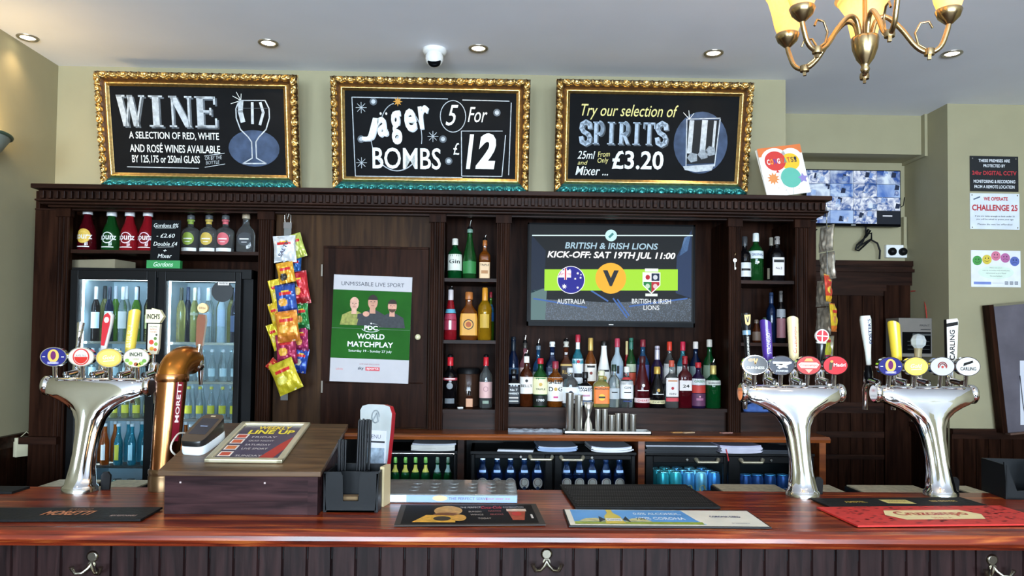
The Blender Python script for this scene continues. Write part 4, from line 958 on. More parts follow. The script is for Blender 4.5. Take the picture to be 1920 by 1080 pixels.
def em_amstel(m, a, b): m.ell(0, 0, a * .62, b * .86, C_('#c8332c'), -.0074); m.ell(0, 0, a * .52, b * .74, C_('#ece2d6'), -.0078); m.poly([(a * .5 * math.cos(R_(q)), b * .7 * math.sin(R_(q))) for q in range(180, 361, 12)], C_('#c8281e'), -.0082); m.text('AMSTEL', 0, b * .14, a * .8, b * .22, C_('#303030'), -.0085)
def em_gold(m, a, b): m.ell(0, 0, a * .8, b * .78, C_('#ecc968'), -.0074); m.text('Gold', 0, b * .05, a * .9, b * .42, C_('#f6ecd0'), -.008, .01, .3); m.stroke([(-a * .4, -b * .35), (a * .4, -b * .28)], b * .07, C_('#f6ecd0'), -.008)
def em_inch(m, a, b):
    m.text("INCH'S", 0, b * .38, a * .95, b * .42, BLK, -.008, .03); m.text('CIDER', 0, -b * .12, a * .45, b * .16, C_('#7a6a3a'), -.008)
    for x, z, h in ((-.66, -.28, '#7fa64a'), (-.4, -.55, '#a8c24a'), (.62, -.3, '#6f9a44'), (.4, -.55, '#8ab04a'), (0, -.66, '#a4583a'), (.2, -.72, '#c9b84a')): m.ell(a * x, b * z, a * .17, b * .2, C_(h), -.0078, 12)
def em_guin(m, a, b): m.text('GUINNESS', 0, -b * .3, a * 1.4, b * .26, C_('#d9d4c4'), -.008, .01); m.stroke([(-a * .1, b * .65), (-.0, b * .1), (a * .14, b * .62)], b * .14, C_('#c9963c'), -.008); m.ell(-a * .35, b * .5, a * .25, b * .18, C_('#8a6a2c'), -.0075, 14)
def em_seven(m, a, b): m.poly([(-a * .72, b * .34), (-a * .66, b * .16), (a * .62, b * .16), (-.1 * a, -b * .3), (-a * .4, -b * .25), (.1 * a, b * .34 - b * .14), (a * .2, b * .34)][::-1], WHT, -.0078); m.stroke([(-a * .7, b * .3), (a * .7, b * .3)], b * .18, WHT, -.008); m.stroke([(a * .6, b * .3), (-a * .25, -b * .25)], b * .24, WHT, -.0082); m.stroke([(-a * .45, b * .05), (a * .4, -b * .2)], b * .16, WHT, -.0084); m.text('STOWFORD', 0, -b * .58, a * .95, b * .22, WHT, -.008, .01)
def em_cruz(m, a, b): m.poly([(-a * .82, .1 * b), (-a * .6, b * .3), (a * .6, b * .3), (a * .82, b * .1), (a * .6, -b * .28), (-a * .6, -b * .28)][::-1], C_('#f2d9c0'), -.0076); m.text('Cruzcampo', 0, 0, a * 1.35, b * .3, REDC, -.008, .02); m.poly([(-a * .3, -b * .4), (a * .3, -b * .4), (0, -b * .8)][::-1], C_('#e8a890'), -.0078); m.poly([(-a * .36, b * .42), (a * .36, b * .42), (a * .2, b * .72), (-a * .2, b * .72)], C_('#e6a25c'), -.0078)
def em_madri(m, a, b): m.text('Madrí', a * .32, b * .05, a * .95, b * .34, WHT, -.008, .02); m.poly([(-a * .5, -b * .5), (-a * .3, -b * .45), (-a * .22, b * .1), (-a * .15, b * .45), (-a * .4, b * .5), (-a * .5, 0)], C_('#4a3c20'), -.0078); m.ell(-a * .3, b * .4, a * .12, b * .14, C_('#d8a04a'), -.0082, 12)
def em_moor(m, a, b):
    for r, h in ((.34, '#a83a34'), (.22, '#c8645c')): m.arc(0, -b * .0, a * r, b * r * 1.3, 0, 180, a * .08, C_(h), -.0078, 14)
    for x in (-.3, .3): m.stroke([(a * x, 0), (a * x, -b * .14)], a * .1, C_('#a83a34'), -.0078)
    m.ell(0, -b * .05, a * .1, b * .14, C_('#b8443c'), -.008, 12)
def em_carl(m, a, b): m.poly([(-a * .4, b * .02), (-a * .34, b * .34), (a * .36, b * .62), (a * .4, b * .4)][::-1], BLK, -.0078); m.text('CARLING', 0, -b * .24, a * 1.25, b * .36, BLK, -.008, .02)


def fl(k, z): return 1 + (.085 * math.cos(8 * 2 * math.pi * k / 48 + math.pi) * min(1, max(0, (z - .03) / .06)) * min(1, max(0, (.36 - z) / .1)))


def font_body(t):
    sec = [(0, 0, .056, .056), (.02, 0, .056, .056), (.024, 0, .05, .05), (.05, .005, .045, .045), (.085, .011, .038, .038), (.13, .022, .0355, .0345), (.20, .042, .039, .036), (.245, .057, .048, .039), (.275, .068, .066, .041), (.295, .076, .09, .043), (.312, .083, .122, .045), (.325, .088, .155, .046), (.336, .092, .174, .047), (.352, .097, .180, .048), (.372, .1, .181, .044), (.384, .1, .174, .036), (.39, .1, .158, .024)]
    m = MB(); m.loft([[(x * wx * fl(k, z), cy + y * wy * fl(k, z), z) for k, (x, y) in enumerate(sup(48, 2 if z < .26 else 2 + min(1.6, (z - .26) * 18)))] for z, cy, wx, wy in sec], CHROME, smooth=True)
    m.build('column', t)
    MB().lathe([(.058, 0), (.058, .016), (.055, .018)], STEEL, 36).build('base_ring', t)
    m = MB(); m.slab([(.055, 0.0), (.085, 0.0), (.088, .05), (.078, .062), (.064, .062), (.055, .05)], .03, .04, BLACKP); m.build('drain_tab', t)
    for x in (-.181, .181):
        MB(T=Matrix.Translation((x, .1, .36)) @ Matrix.Rotation(R_(90), 4, 'Y')).lathe([(.03, -.012), (.036, -.006), (.036, .006), (.03, .012)], CHROME, 20).build('end_cap', t)


def tapbody(t, x, z=.40):
    m = MB(); m.tube([(x, .1, z), (x, .17, z + .008)], .012, CHROME, 12); m.lathe([(.016, 0), (.018, .012), (.016, .05), (.012, .055)], CHROME, 14, (x, .175, z - .01)); m.tube([(x, .18, z - .005), (x, .2, z - .03), (x, .2, z - .11)], [.012, .011, .009], CHROME, 10)
    return m.build('tap', t)


def handle(t, base, top, bot, draw, name='handle'):
    """local frame: origin at the bottom of the handle, z along it"""
    Yh = base.y + .17; a, q = at(*top, Yh), at(*bot, Yh); d = a - q
    rot = Vector((0, 0, 1)).rotation_difference(d)
    m = MB(T=Matrix.Translation(q - base) @ rot.to_matrix().to_4x4()); draw(m, d.length)
    h = m.build(name, t); x = (q - base).x
    s = MB(); s.tube([(x, .172, .42), tuple(q - base)], .006, CHROME, 8); s.build('stem', h)
    tapbody(t, x); return h


def vt(m, L, s, w, h, mat, y, z=.5, b=.01): m.text(s, 0, L * z, w, h, mat, y, b, 0, 90)


FONTG = 'chrome beer fonts on the bar'
# left font
b0 = atz(150, 921, ZT + .0006); f1 = thing('beer_font', 'tall chrome beer font at the left with four oval badges before the fridge', 'beer font', b0, group=FONTG); font_body(f1)
for px, py, fc, dr_ in ((102, 669, NAVY, em_foster), (154, 669, C_('#cfc3b4'), em_amstel), (206, 671, C_('#d8b44a'), em_gold), (257, 671, C_('#e4e2c0'), em_inch)):
    q = at(px, py, b0.y + .06) - b0; badge(f1, q.x, q.y, q.z, .0475, .0345, fc, dr_)
handle(f1, b0, (152, 604), (145, 662), lambda m, L: m.lathe([(.008, 0), (.009, L * .5), (.013, L * .97), (.010, L)], CHROME, 16))
def h_ams(m, L): m.lathe([(.009, 0), (.011, .02), (.018, L * .75), (.017, L * .92), (.006, L)], C_('#d8d2cc'), 16, p=3, ey=.7); m.poly([(-.006, L * .2), (.006, L * .2), (.014, L * .7), (.012, L * .9), (0, L * .97), (-.012, L * .9), (-.014, L * .7)], REDC, -.0135); m.ell(0, L * .8, .009, .011, C_('#f2ded8'), -.0142, 14)
handle(f1, b0, (206, 584), (193, 664), h_ams)
def slant(hx, txt, tcol, r=.0215, tilt=.4):
    def d(m, L):
        n = 20; c = C_(hx); R0 = [[(r * .8 * x, r * .8 * y, 0) for x, y in sup(n, 2)], [(r * .9 * x, r * .9 * y, L * .3) for x, y in sup(n, 2)], [(r * x, r * y, L - r * tilt * (1 - x)) if 0 else (r * x, r * y, L - r * tilt - x * r * tilt - y * r * .5) for x, y in sup(n, 2)]]
        m.loft(R0, c)
        if txt: m.text(txt, 0, L * .48, L * .62, r * .8, C_(tcol), bold=.01, rot=90, fn=lambda x, z: ((r * .97) * math.sin(x / r), -(r * .97) * math.cos(x / r), z))
    return d
handle(f1, b0, (252, 590), (243, 664), slant('#dcc048', 'BIRRA', '#f2e6a0', .021, -.4))
def h_inch(m, L):
    m.slab([(-.014, 0), (.014, 0), (.02, .02), (.023, L * .66), (-.02, L * .66), (-.02, .02)], -.008, .008, C_('#e6dcc0')); m.slab([(-.03, L * .68), (.022, L * .68), (.037, L * .82), (.022, L * .96), (-.008, L), (-.008, L * .97), (-.03, L * .97)], -.01, .01, C_('#efe4b4'))
    m.text("INCH'S", -.001, L * .82, .048, .019, BLK, -.0108, .03); m.text('ORCHARD', 0, L * .6, .03, .006, BLK, -.0088)
    for s, z in (('APPLE', .54), ('CIDER', .48)): m.text(s, 0, L * z, .026, .006, C_('#b05a4a'), -.0088)
    for x, z, h, r in ((-.006, .26, '#c8402c', .009), (.008, .34, '#5c7a3a', .006), (.011, .22, '#7a9a3a', .007), (-.004, .12, '#d8a03a', .008), (.009, .1, '#c8502c', .006), (.012, .42, '#3a3a30', .004)): m.ell(x, L * z, r, r, C_(h), -.0086, 12)
handle(f1, b0, (291, 578), (288, 664), h_inch)
# right fonts
b2 = atz(1505, 930, ZT + .0006); f2 = thing('beer_font', 'chrome beer font with dark and red oval badges, right of the black drip mat', 'beer font', b2, group=FONTG); font_body(f2)
for px, py, fc, dr_ in ((1415, 684, C_('#1a1412'), em_guin), (1465, 685, C_('#14162c'), em_seven), (1515, 685, C_('#b8302c'), em_cruz), (1565, 685, C_('#c81e28'), em_madri)):
    q = at(px, py, b2.y + .06) - b2; badge(f2, q.x, q.y, q.z, .0475, .0355, fc, dr_)
def h_guin(m, L): m.lathe([(.008, 0), (.011, L * .4), (.014, L * .55), (.014, L * .62), (.017, L * .72), (.019, L * .9), (.016, L)], BLK, 16); m.lathe([(.0155, L * .52), (.0155, L * .62)], C_('#7a9ab0'), 16); m.poly([(-.009, L * .76), (0, L * .72), (.009, L * .76), (.012, L * .96), (-.012, L * .96)], GLD, -.0195); m.stroke([(-.004, L * .9), (0, L * .8), (.005, L * .92)], .004, BLK, -.02); vt(m, L, 'GUINNESS', L * .42, .007, C_('#d9d4c4'), -.0125, .27)
handle(f2, b2, (1398, 587), (1402, 672), h_guin)
handle(f2, b2, (1435, 601), (1440, 676), slant('#4a2c86', 'STRONGBOW', '#d8cfe8', .0215, .45))
handle(f2, b2, (1486, 596), (1489, 676), slant('#ecd8a4', 'Cruzcampo', '#b8402c', .021, .25))
def h_madri(m, L): m.lathe([(.008, 0), (.012, L * .2), (.018, L * .52), (.017, L * .56)], BLK, 16); m.lathe([(.016, L * .55), (.02, L * .6), (.014, L * .62)], WHT, 16); m.ell(0, L * .78, .026, .026, WHT, -.0065); m.slab([(.025 * math.cos(k * .314), L * .78 + .025 * math.sin(k * .314)) for k in range(20)], -.006, .006, WHT); m.ell(0, L * .78, .022, .022, REDC, -.007); m.stroke([(0, L * .78 - .02), (0, L * .78 + .02)], .004, WHT, -.0075); m.stroke([(-.02, L * .78), (.02, L * .78)], .004, WHT, -.0075)
handle(f2, b2, (1541, 616), (1538, 680), h_madri)
b3 = atz(1764, 930, ZT + .0006); f3 = thing('beer_font', 'chrome beer font furthest right with white and yellow oval badges', 'beer font', b3, group=FONTG); font_body(f3)
for px, py, fc, dr_ in ((1668, 687, NAVY, em_foster), (1716, 687, C_('#e2c052'), em_gold), (1765, 687, C_('#c2c2c0'), em_moor), (1813, 687, C_('#dcdbd6'), em_carl)):
    q = at(px, py, b3.y + .06) - b3; badge(f3, q.x, q.y, q.z, .0475, .0355, fc, dr_)
def h_fos(m, L): m.lathe([(.009, 0), (.011, L * .25), (.019, L * .7), (.021, L * .92), (.018, L)], C_('#d9dcd4'), 18); m.text("FOSTER'S", .004, L * .68, L * .5, .012, C_('#1c2a5c'), bold=.015, rot=90, fn=lambda x, z: (.0213 * math.sin(x / .02), -.0213 * math.cos(x / .02), z))
hf = handle(f3, b3, (1622, 592), (1629, 684), h_fos)
q = at(1628, 702, b3.y + .17) - b3; MB().lathe([(.012, -.035), (.014, -.02), (.016, .0), (.013, .02), (.01, .034)], BLACKG, 14, tuple(q)).build('tap_knob', hf)
handle(f3, b3, (1675, 603), (1682, 676), slant('#e0c238', None, '#ffffff', .022, .5))
def h_cry(m, L): m.lathe([(.012, 0), (.014, L * .45), (.016, L * .5)], P('#c8b890', .2, .6), 14); m.lathe([(.014, L * .5), (.026, L * .62), (.028, L * .78), (.02, L * .94), (.004, L)], P('#e8ecec', .08, trans=.7), 8, smooth=False)
handle(f3, b3, (1722, 626), (1721, 680), h_cry)
def h_carl(m, L): m.slab([(-.018, 0), (.018, 0), (.024, L * .94), (.02, L), (-.022, L * .97)], -.008, .01, C_('#e8e4dc'), BLK); m.poly([(-.0225, L * .8), (.022, L * .85), (.022, L * .93), (-.0225, L * .88)], BLK, -.0088); vt(m, L, 'CARLING', L * .68, .02, BLK, -.0088, .40, .02)
handle(f3, b3, (1783, 597), (1783, 680), h_carl)
# copper column font
b4 = atz(307, 918, ZT + .0006); cf = thing('copper_beer_font', 'leaning copper beer font with bent top and brown tap handle', 'beer font', b4)
MB().lathe([(.052, 0), (.053, .05), (.050, .055), (.053, .06), (.053, .072), (.048, .076)], P('#6a5238', .3, .8), 24).build('base', cf)
qt = at(323, 708, b4.y + .02) - b4; m = MB()
cyl = [Vector((0, 0, .07)), qt]
m.tube([cyl[0], cyl[0].lerp(cyl[1], .5), cyl[1]], [.046, .049, .051], COPPER, 28); m.build('column', cf)
MB(T=Matrix.Translation(qt)).lathe([(.055, -.014), (.057, -.008), (.057, .008), (.055, .014)], COPPER, 28).build('collar', cf)
el = [qt + Vector((.014 * (1 - math.cos(a)), .085 * (1 - math.cos(a)), .062 * math.sin(a))) for a in [k * math.pi / 2 / 8 for k in range(9)]]
MB().tube([qt] + el[1:] + [el[-1] + Vector((.004, .03, -.004))], .052, P('#b8752f', .25, .9, var=.12), 28).build('elbow', cf)
u = (cyl[1] - cyl[0]).normalized()
m = MB(T=Matrix.Translation(cyl[0].lerp(cyl[1], .52)) @ Vector((0, 0, 1)).rotation_difference(u).to_matrix().to_4x4() @ Matrix.Rotation(R_(52), 4, 'Z'))
Lc = (cyl[1] - cyl[0]).length; m.add([(x, -.0525, z) for z in (-Lc * .2, Lc * .5) for x in (-.013, .013)], [(0, 1, 3, 2)], C_('#7a1626')); m.text('MORETTI', 0, Lc * .23, Lc * .46, .015, C_('#f0dcd8'), -.0535, .02, 0, 90)
m.build('name_strip', cf)
tp = at(372, 684, b4.y + .12) - b4; e = el[-1]
m = MB(); m.tube([e + Vector((.01, .02, -.02)), tp], .012, CHROME, 12); m.lathe([(.012, -.02), (.02, -.01), (.02, .01), (.014, .022)], CHROME, 16, tuple(tp)); m.tube([tp, tp + Vector((.006, .01, -.02)), tp + Vector((.006, .01, -.075))], [.012, .011, .007], CHROME, 10); m.build('tap', cf)
ht = MB(); L0 = tp + Vector((0, 0, .02)); zt2 = (at(380, 588, b4.y + .12) - b4); hv = Matrix.Translation(L0) @ Vector((0, 0, 1)).rotation_difference(zt2 - L0).to_matrix().to_4x4(); Lh = (zt2 - L0).length
ht.T = hv; ht.lathe([(.01, 0), (.012, Lh * .3), (.012, Lh * .33)], CHROME, 14); ht.slab([(-.012, Lh * .3), (.012, Lh * .3), (.017, Lh * .85), (.012, Lh * .98), (-.012, Lh * .98), (-.017, Lh * .85)], -.008, .008, C_('#7a4426'), C_('#d8c8b4')); ht.slab([(.019 * math.cos(k * .314), Lh * 1.12 + .019 * math.sin(k * .314)) for k in range(20)], -.007, .007, C_('#e0c08a')); ht.text('BIRRA', 0, Lh * 1.12, .024, .008, C_('#7a3a1c'), -.0076)
ht.build('handle', cf)
# ------------------------------------------------------------------ under-worktop fridges and papers
YU = 3.73
HANDM = P('#d8ccaf', .3, .7)
def Xu(px): return at(px, 870, YU).x
ZU = at(1100, 848, YU).z
SHZ = at(1000, 948, YU + .06).z
LEDB = P('#dff0ff', .3, emit=22.0)
def undercounter(label, px0, px1, doors, lit=False):
    x0, x1 = Xu(px0), Xu(px1); t = thing('undercounter_fridge', label, 'fridge', ((x0 + x1) / 2, YU, 0), group='black fridges under the back worktop'); T = Matrix.Translation((-(x0 + x1) / 2, -YU, 0))
    m = MB(T=T); m.box(x0, x0 + .015, YU + .03, YB - .04, .1, ZU, BLACKP); m.box(x1 - .015, x1, YU + .03, YB - .04, .1, ZU, BLACKP); m.box(x0, x1, YU + .0, YB - .04, ZU - .012, ZU, BLACKP); m.box(x0, x1, YB - .05, YB - .04, .1, ZU, BLACKP); m.box(x0, x1, YU + .03, YB - .04, SHZ - .03, SHZ - .001, STEEL); m.build('body', t)
    for a, q, ga, gb, gt, hx in doors:
        xa, xb, ka, kb = Xu(a), Xu(q), Xu(ga), Xu(gb); kz = at((ga + gb) / 2, gt, YU).z; zt_ = ZU - .016
        d = MB(T=T); d.box(xa, ka, YU, YU + .028, .3, zt_, BLACKP); d.box(kb, xb, YU, YU + .028, .3, zt_, BLACKP); d.box(ka, kb, YU, YU + .028, kz, zt_, BLACKP); d.box(ka, kb, YU, YU + .028, .3, SHZ - .04, BLACKP); do = d.build('door', t, bevel=.003)
        MB(T=T).box(ka - .003, kb + .003, YU + .012, YU + .016, SHZ - .05, kz + .003, PANE).build('pane', do)
        MB(T=T).box(ka, kb, YU + .035, YU + .045, kz + .004, kz + .012, LEDB).build('light_strip', t)
        if hx:
            hc = Xu(hx); z = (kz + zt_) / 2 - .003; h = MB(T=T)
            for sx in (-1, 1): h.tube([(hc + sx * .055, YU, z + .006), (hc + sx * .055, YU - .012, z + .006), (hc + sx * .047, YU - .022, z - .006)], [.009, .011, .008], HANDM, 10)
            h.tube([(hc - .05, YU - .022, z - .006), (hc + .05, YU - .022, z - .006)], .007, HANDM, 10); h.build('handle', do)
            lk = hc + (-.10 if hx in (986 + 28, 1325) else .10)
            MB(T=T @ Matrix.Translation((lk, YU, z + .004)) @ Matrix.Rotation(R_(90), 4, 'X')).lathe([(.009, 0), (.009, .006), (.006, .009)], STEEL, 14).build('lock', do)
    return t
undercounter('black fridge of green bottles at left below the back worktop', 712, 857, [(714, 855, 722, 850, 856, None)])
undercounter('black two door fridge of dark blue beer bottles below the steel cups', 882, 1193, [(883, 1036, 890, 1022, 860, 1014), (1040, 1191, 1054, 1184, 862, 1072)])
undercounter('black two door fridge of blue cans below the worktop at right', 1209, 1528, [(1211, 1362, 1225, 1357, 868, 1325), (1366, 1526, 1388, 1500, 869, 1408)])
YI = YU + .085
def urow(n, xs, mk):
    for i, px in enumerate(xs): mk(i, at(px, 880, YI).x)
for i, px in enumerate((741, 760, 779, 798, 820, 840)):
    bottle('chilled_bottle', 'dark green bottle with gold foil neck, %s from left in the left low fridge' % ORD[i], 'green bottles in the left low fridge', (at(px, 880, YI).x, YI, SHZ), .022, at(px, 859, YI).z - SHZ, 'wine', 'dgreen', ('#5f8a3a' if i < 4 else '#4a5a48', .1), [(.7, .86, '#c9b44a' if i < 4 else '#7f8f88', 80), (.2, .48, '#6d6a48', 80)], (), None, 0, True)
for d_, xs in ((0, (905, 932, 957, 983, 1008)), (1, (1062, 1086, 1110, 1136, 1161))):
    for i, px in enumerate(xs):
        bottle('chilled_bottle', 'dark blue beer bottle, pale round label, %s from left, %s low fridge door' % (ORD[i], ('left', 'right')[d_]), 'dark blue beer bottles in the middle low fridge', (at(px, 880, YI).x, YI, SHZ), .0305, at(px, 861, YI).z - SHZ, 'ale', 'navy', ('#c8ccd4', .09), [(.18, .34, '#d8b8a0', 80)], [('*', .49, .88, 0, '#dcc2ae'), ('o', .51, .62, 0, '#8a6a5c'), ('*', .38, .3, 0, '#1a2a4a'), ('-', .75, .6, .05, '#aebce0')], None, 0, True)
def can(label, grp, loc, hx, top, emb):
    t = thing('drink_can', label, 'can', loc, group=grp); k = ('can', hx, emb)
    if k not in MCACHE:
        H = .158; m = MB(); m.lathe([(.024, 0), (.031, .008), (.0315, .013), (.0315, .14), (.027, .153), (.027, .157)], P(hx, .25, .55, var=.12, scale=30), 22)
        if emb: m.add([(.032 * math.sin(.5 * math.cos(a)), -.032 * math.cos(.5 * math.cos(a)), .075 + .022 * math.sin(a)) for a in [k_ * math.pi / 8 for k_ in range(16)]], [tuple(range(16))], P(emb, .4))
        MCACHE[k] = (m.mesh('can_body'), MB().lathe([(.0275, .156), (.0285, .159), (.026, .158), (.025, .155)], P(top, .2, .9), 22).mesh('can_lid'))
    for n, me in zip(('can_body', 'can_lid'), MCACHE[k]):
        o = bpy.data.objects.new(n, me); COL.objects.link(o); o.parent = t
HX = ('#3fb0b8', '#48b8bc', '#5a9fd0', '#8fd0e4', '#4a8fd0')
for r in range(3):
    for i in range(5):
        x = at(1243 + i * 24, 900, YI).x; can('%s can, %s from left in the %s row of the light blue cans' % (('teal', 'teal green', 'sky blue', 'pale blue', 'blue')[i], ORD[i], ('front', 'middle', 'rear')[r]), 'light blue cans in the right low fridge', (x - .012 * r, YI + .005 + r * .07, SHZ + .012), HX[i], '#9fd8e0', (None, '#c8304a', '#d8c04a', '#e0b44a', '#5ac0c8')[i] if r == 0 else None)
for i, px in enumerate((1399, 1421, 1445, 1469, 1492)):
    can('dark blue can with pale top, %s from left behind the rightmost low fridge door' % ORD[i], 'dark blue cans in the right low fridge', (at(px, 900, YI).x, YI + .01, SHZ), '#2c4a80', '#5fc0e8', '#aeb8c0')
def papers(name, label, cat, px0, px1, py, hx, edge, n=3, rot=0.0, curl=0.0, Y=3.66, dpt=.24, th=.003):
    x0, x1 = at(px0, py, Y).x, at(px1, py, Y).x; w = (x1 - x0) / 2; m = MB(); random.seed(int(px0))
    for k in range(n):
        dx, dy = random.uniform(-.006, .006), random.uniform(-.004, .004); z0 = k * th * 1.6; pts = []
        N = 8; rows = []
        for i in range(N + 1):
            x = -w + 2 * w * i / N; lift = curl * (abs(x) / w) ** 3
            rows.append(x)
        vs = [(x + dx, y + dy, z0 + curl * (abs(x) / w) ** 3 * (1 if y < 0 else .4) + t) for x in rows for y in (-dpt / 2, dpt / 2) for t in (0, th * 1.5)]
        M4 = 4; ring = [(0, 1, 3, 2)]
        fs = []
        for i in range(N):
            a = i * 4; b_ = a + 4; fs += [(a + 1, b_ + 1, b_ + 3, a + 3), (a, a + 2, b_ + 2, b_), (a, b_, b_ + 1, a + 1), (a + 2, a + 3, b_ + 3, b_ + 2)]
        fs += [(0, 1, 3, 2), (N * 4, N * 4 + 2, N * 4 + 3, N * 4 + 1)]
        m.add(vs, fs, P(hx if k == n - 1 else edge, .6))
    tag(m.build(name, None, ((x0 + x1) / 2, YU + dpt / 2 - .01, ZU + .0008), (0, 0, rot)), label, cat)
papers('paper_stack', 'thick folded white papers on the left low fridge', 'papers', 769, 852, 848, '#d8dae4', '#efece4', 5, .03, .004, th=.0045)
papers('clipboard', 'black clipboard with white edge on the middle low fridge', 'clipboard', 938, 1006, 846, '#15161a', '#e6e6ea', 3, -.12)
papers('paper_stack', 'blue edged papers beside the black clipboard on the fridge top', 'papers', 1008, 1082, 846, '#c4cce0', '#9fb4d4', 5, .04, .006)
papers('paper_stack', 'curled white papers at right end of the middle low fridge', 'papers', 1113, 1190, 846, '#d4d8e4', '#eeeef2', 5, .02, .008)
papers('ring_binder', 'dark ring binder with white ends under pale papers', 'binder', 1216, 1352, 850, '#c9cbd4', '#1c1f24', 6, 0, 0, th=.004)
papers('paper_stack', 'lilac white papers on the right low fridge', 'papers', 1356, 1436, 850, '#c8c4e0', '#d8d4e4', 6, .05, .004, th=.004)
papers('folder', 'dark navy folder beside the lilac papers at right', 'folder', 1438, 1496, 850, '#2a303c', '#22262e', 4, -.06, 0)
q = at(1362, 858, YU - .02); tag(MB().tube([(0, 0, .028), (.004, -.004, .012), (.012, -.006, -.03)], .003, P('#c81e28', .4), 8).build('key_lanyard', None, (q.x, YU - .012, ZU - .005)), 'short red lanyard hanging over the front of the low fridge', 'lanyard')
# ------------------------------------------------------------------ on the back worktop
YTR = 3.665; q0, q1 = at(1056, 802, YTR), at(1218, 806, YTR); tr = thing('steel_tray', 'long flat steel tray on the back worktop holding measuring cups', 'tray', ((q0.x + q1.x) / 2, YTR, ZWT + .0006)); w = (q1.x - q0.x) / 2
STL2 = P('#8f8d88', .35, .9); m = MB(); m.box(-w, w, -.05, .05, 0, .004, STL2)
for a in ((-w, w, -.05, -.046), (-w, w, .046, .05), (-w, -w + .004, -.05, .05), (w - .004, w, -.05, .05)): m.box(*a, 0, .014, STL2)
m.build('tray_body', tr)
CUP = P('#e2ded4', .36, 1.0, var=.06)
for i, (px, top, w_, kd, nm) in enumerate(((1068, 737, 15, 0, 'tall steel cup at the left end of the steel tray'), (1085, 741, 15, 0, 'tall steel cup second from left on the steel tray'), (1103, 754, 18, 1, 'hourglass steel jigger on the steel tray'), (1121, 767, 11, 0, 'slim steel measure right of the hourglass jigger'), (1134, 767, 11, 0, 'slim steel measure second right of the hourglass jigger'), (1147, 778, 12, 0, 'shortest steel measure on the steel tray'), (1159, 775, 11, 0, 'small steel measure just right of the shortest one'), (1173, 775, 11, 0, 'small steel measure second from the tray end'), (1187, 777, 12, 0, 'small steel measure at the right end of the row'))):
    H = at(px, top, YTR).z - ZWT - .005; r = w_ * sc(YTR) / 2; t = thing('measuring_cup', nm, 'measuring cup', (at(px, 780, YTR).x, YTR, ZWT + .0052), group='steel measures on the tray')
    if kd == 0: MB().lathe([(r * .85, 0), (r * .95, .003), (r, H - .004), (r * 1.06, H), (r * .92, H), (r * .85, H * .2), (0.001, H * .2)], CUP, 20, cap1=False).build('cup_body', t)
    else: MB().lathe([(r, 0), (r * .75, H * .3), (r * .3, H * .5), (r * .75, H * .75), (r, H), (r * .92, H), (r * .3, H * .56), (.001, H * .56)], CUP, 20, cap1=False).build('cup_body', t)
    MB().lathe([(r * 1.02, H - .004), (r * 1.1, H - .002), (r * 1.02, H)], CUP, 20, cap0=False, cap1=False).build('rim', t)
q0, q1 = at(953, 796, 3.69), at(1054, 796, 3.69); m = MB(); w = (q1.x - q0.x) / 2; random.seed(3); rows = []
for j in range(9):
    rows.append([(-w + 2 * w * i / 24, -.035 + .07 * j / 8, .004 + (.014 + .012 * noise.noise((i * .45, j * .5, 2))) * math.sin(math.pi * j / 8)) for i in range(25)])
m.add([p_ for r in rows for p_ in r], [(j * 25 + i, j * 25 + i + 1, (j + 1) * 25 + i + 1, (j + 1) * 25 + i) for j in range(8) for i in range(24)], P('#b8c0cc', .25, trans=.35, var=.3, scale=60), True)
tag(m.build('plastic_wrap', None, ((q0.x + q1.x) / 2, 3.695, ZWT - .003)), 'crumpled strip of clear plastic wrap left of the steel tray', 'wrap')
for px, py, hx, nm in ((1256, 804, '#d09a5c', 'small orange paper slip on the worktop right of the steel tray'), (1280, 806, '#d8b890', 'small cream paper slip beside the orange slip'), (1345, 805, '#b88a80', 'small pink paper slip near the worktop end')):
    q = atz(px, py, ZWT); tag(MB().box(-.03, .03, -.012, .012, 0, .002, P(hx, .7)).build('paper_slip', None, (q.x, min(q.y, 3.72), ZWT + .0004), (0, 0, .3)), nm, 'paper slip')
# ------------------------------------------------------------------ till plinth and what stands on it
bl, br = atz(300, 964, ZT), atz(598, 963, ZT); yb0 = bl.y; xl, xr = bl.x + .012, br.x
YBX = 2.72; zf = at(450, 881, yb0 - .015).z; zb = at(560, 795, YBX).z
bx = thing('till_plinth', 'dark stained wooden box with sloping lid on the bar', 'box', (xl, yb0, ZT + .0005)); T = Matrix.Translation((-xl, -yb0, -ZT))
m = MB(T=T); zs = lambda y: zf + (zb - zf) * (y - yb0) / (YBX - yb0)
m.add([(xl, yb0, ZT), (xr, yb0, ZT), (xr, YBX, ZT), (xl, YBX, ZT), (xl, yb0, zs(yb0) - .014), (xr, yb0, zs(yb0) - .014), (xr, YBX, zs(YBX) - .014), (xl, YBX, zs(YBX) - .014)], [(0, 1, 5, 4), (1, 2, 6, 5), (2, 3, 7, 6), (3, 0, 4, 7), (3, 2, 1, 0), (4, 5, 6, 7)], BOXW)
for x in (xl + .045, xr - .165): m.box(x, x + .005, yb0 - .0012, yb0, zs(yb0) - .045, zs(yb0) - .04, P('#c8b4b0', .6))
m.box(xr - .03, xr - .0, yb0 - .004, yb0 + .002, ZT, zs(yb0) - .014, BOXW)
m.build('carcass', bx)
m = MB(T=T); y0, y1 = yb0 - .018, YBX + .004
m.add([(x, y, zs(y) - d) for x in (xl - .015, xr + .012) for y in (y0, y1) for d in (.016, 0)], [(0, 1, 3, 2), (4, 6, 7, 5), (0, 4, 5, 1), (2, 3, 7, 6), (0, 2, 6, 4), (1, 5, 7, 3)], LID); m.build('lid', bx, bevel=.002)
SL = math.atan2(zb - zf, YBX - yb0)
def onlid(px, py):
    n = Vector((0, -math.sin(SL), math.cos(SL))); p0 = Vector((xl, yb0, zf)); d = ray(px, py); return CAM + d * ((p0 - CAM).dot(n) / d.dot(n))
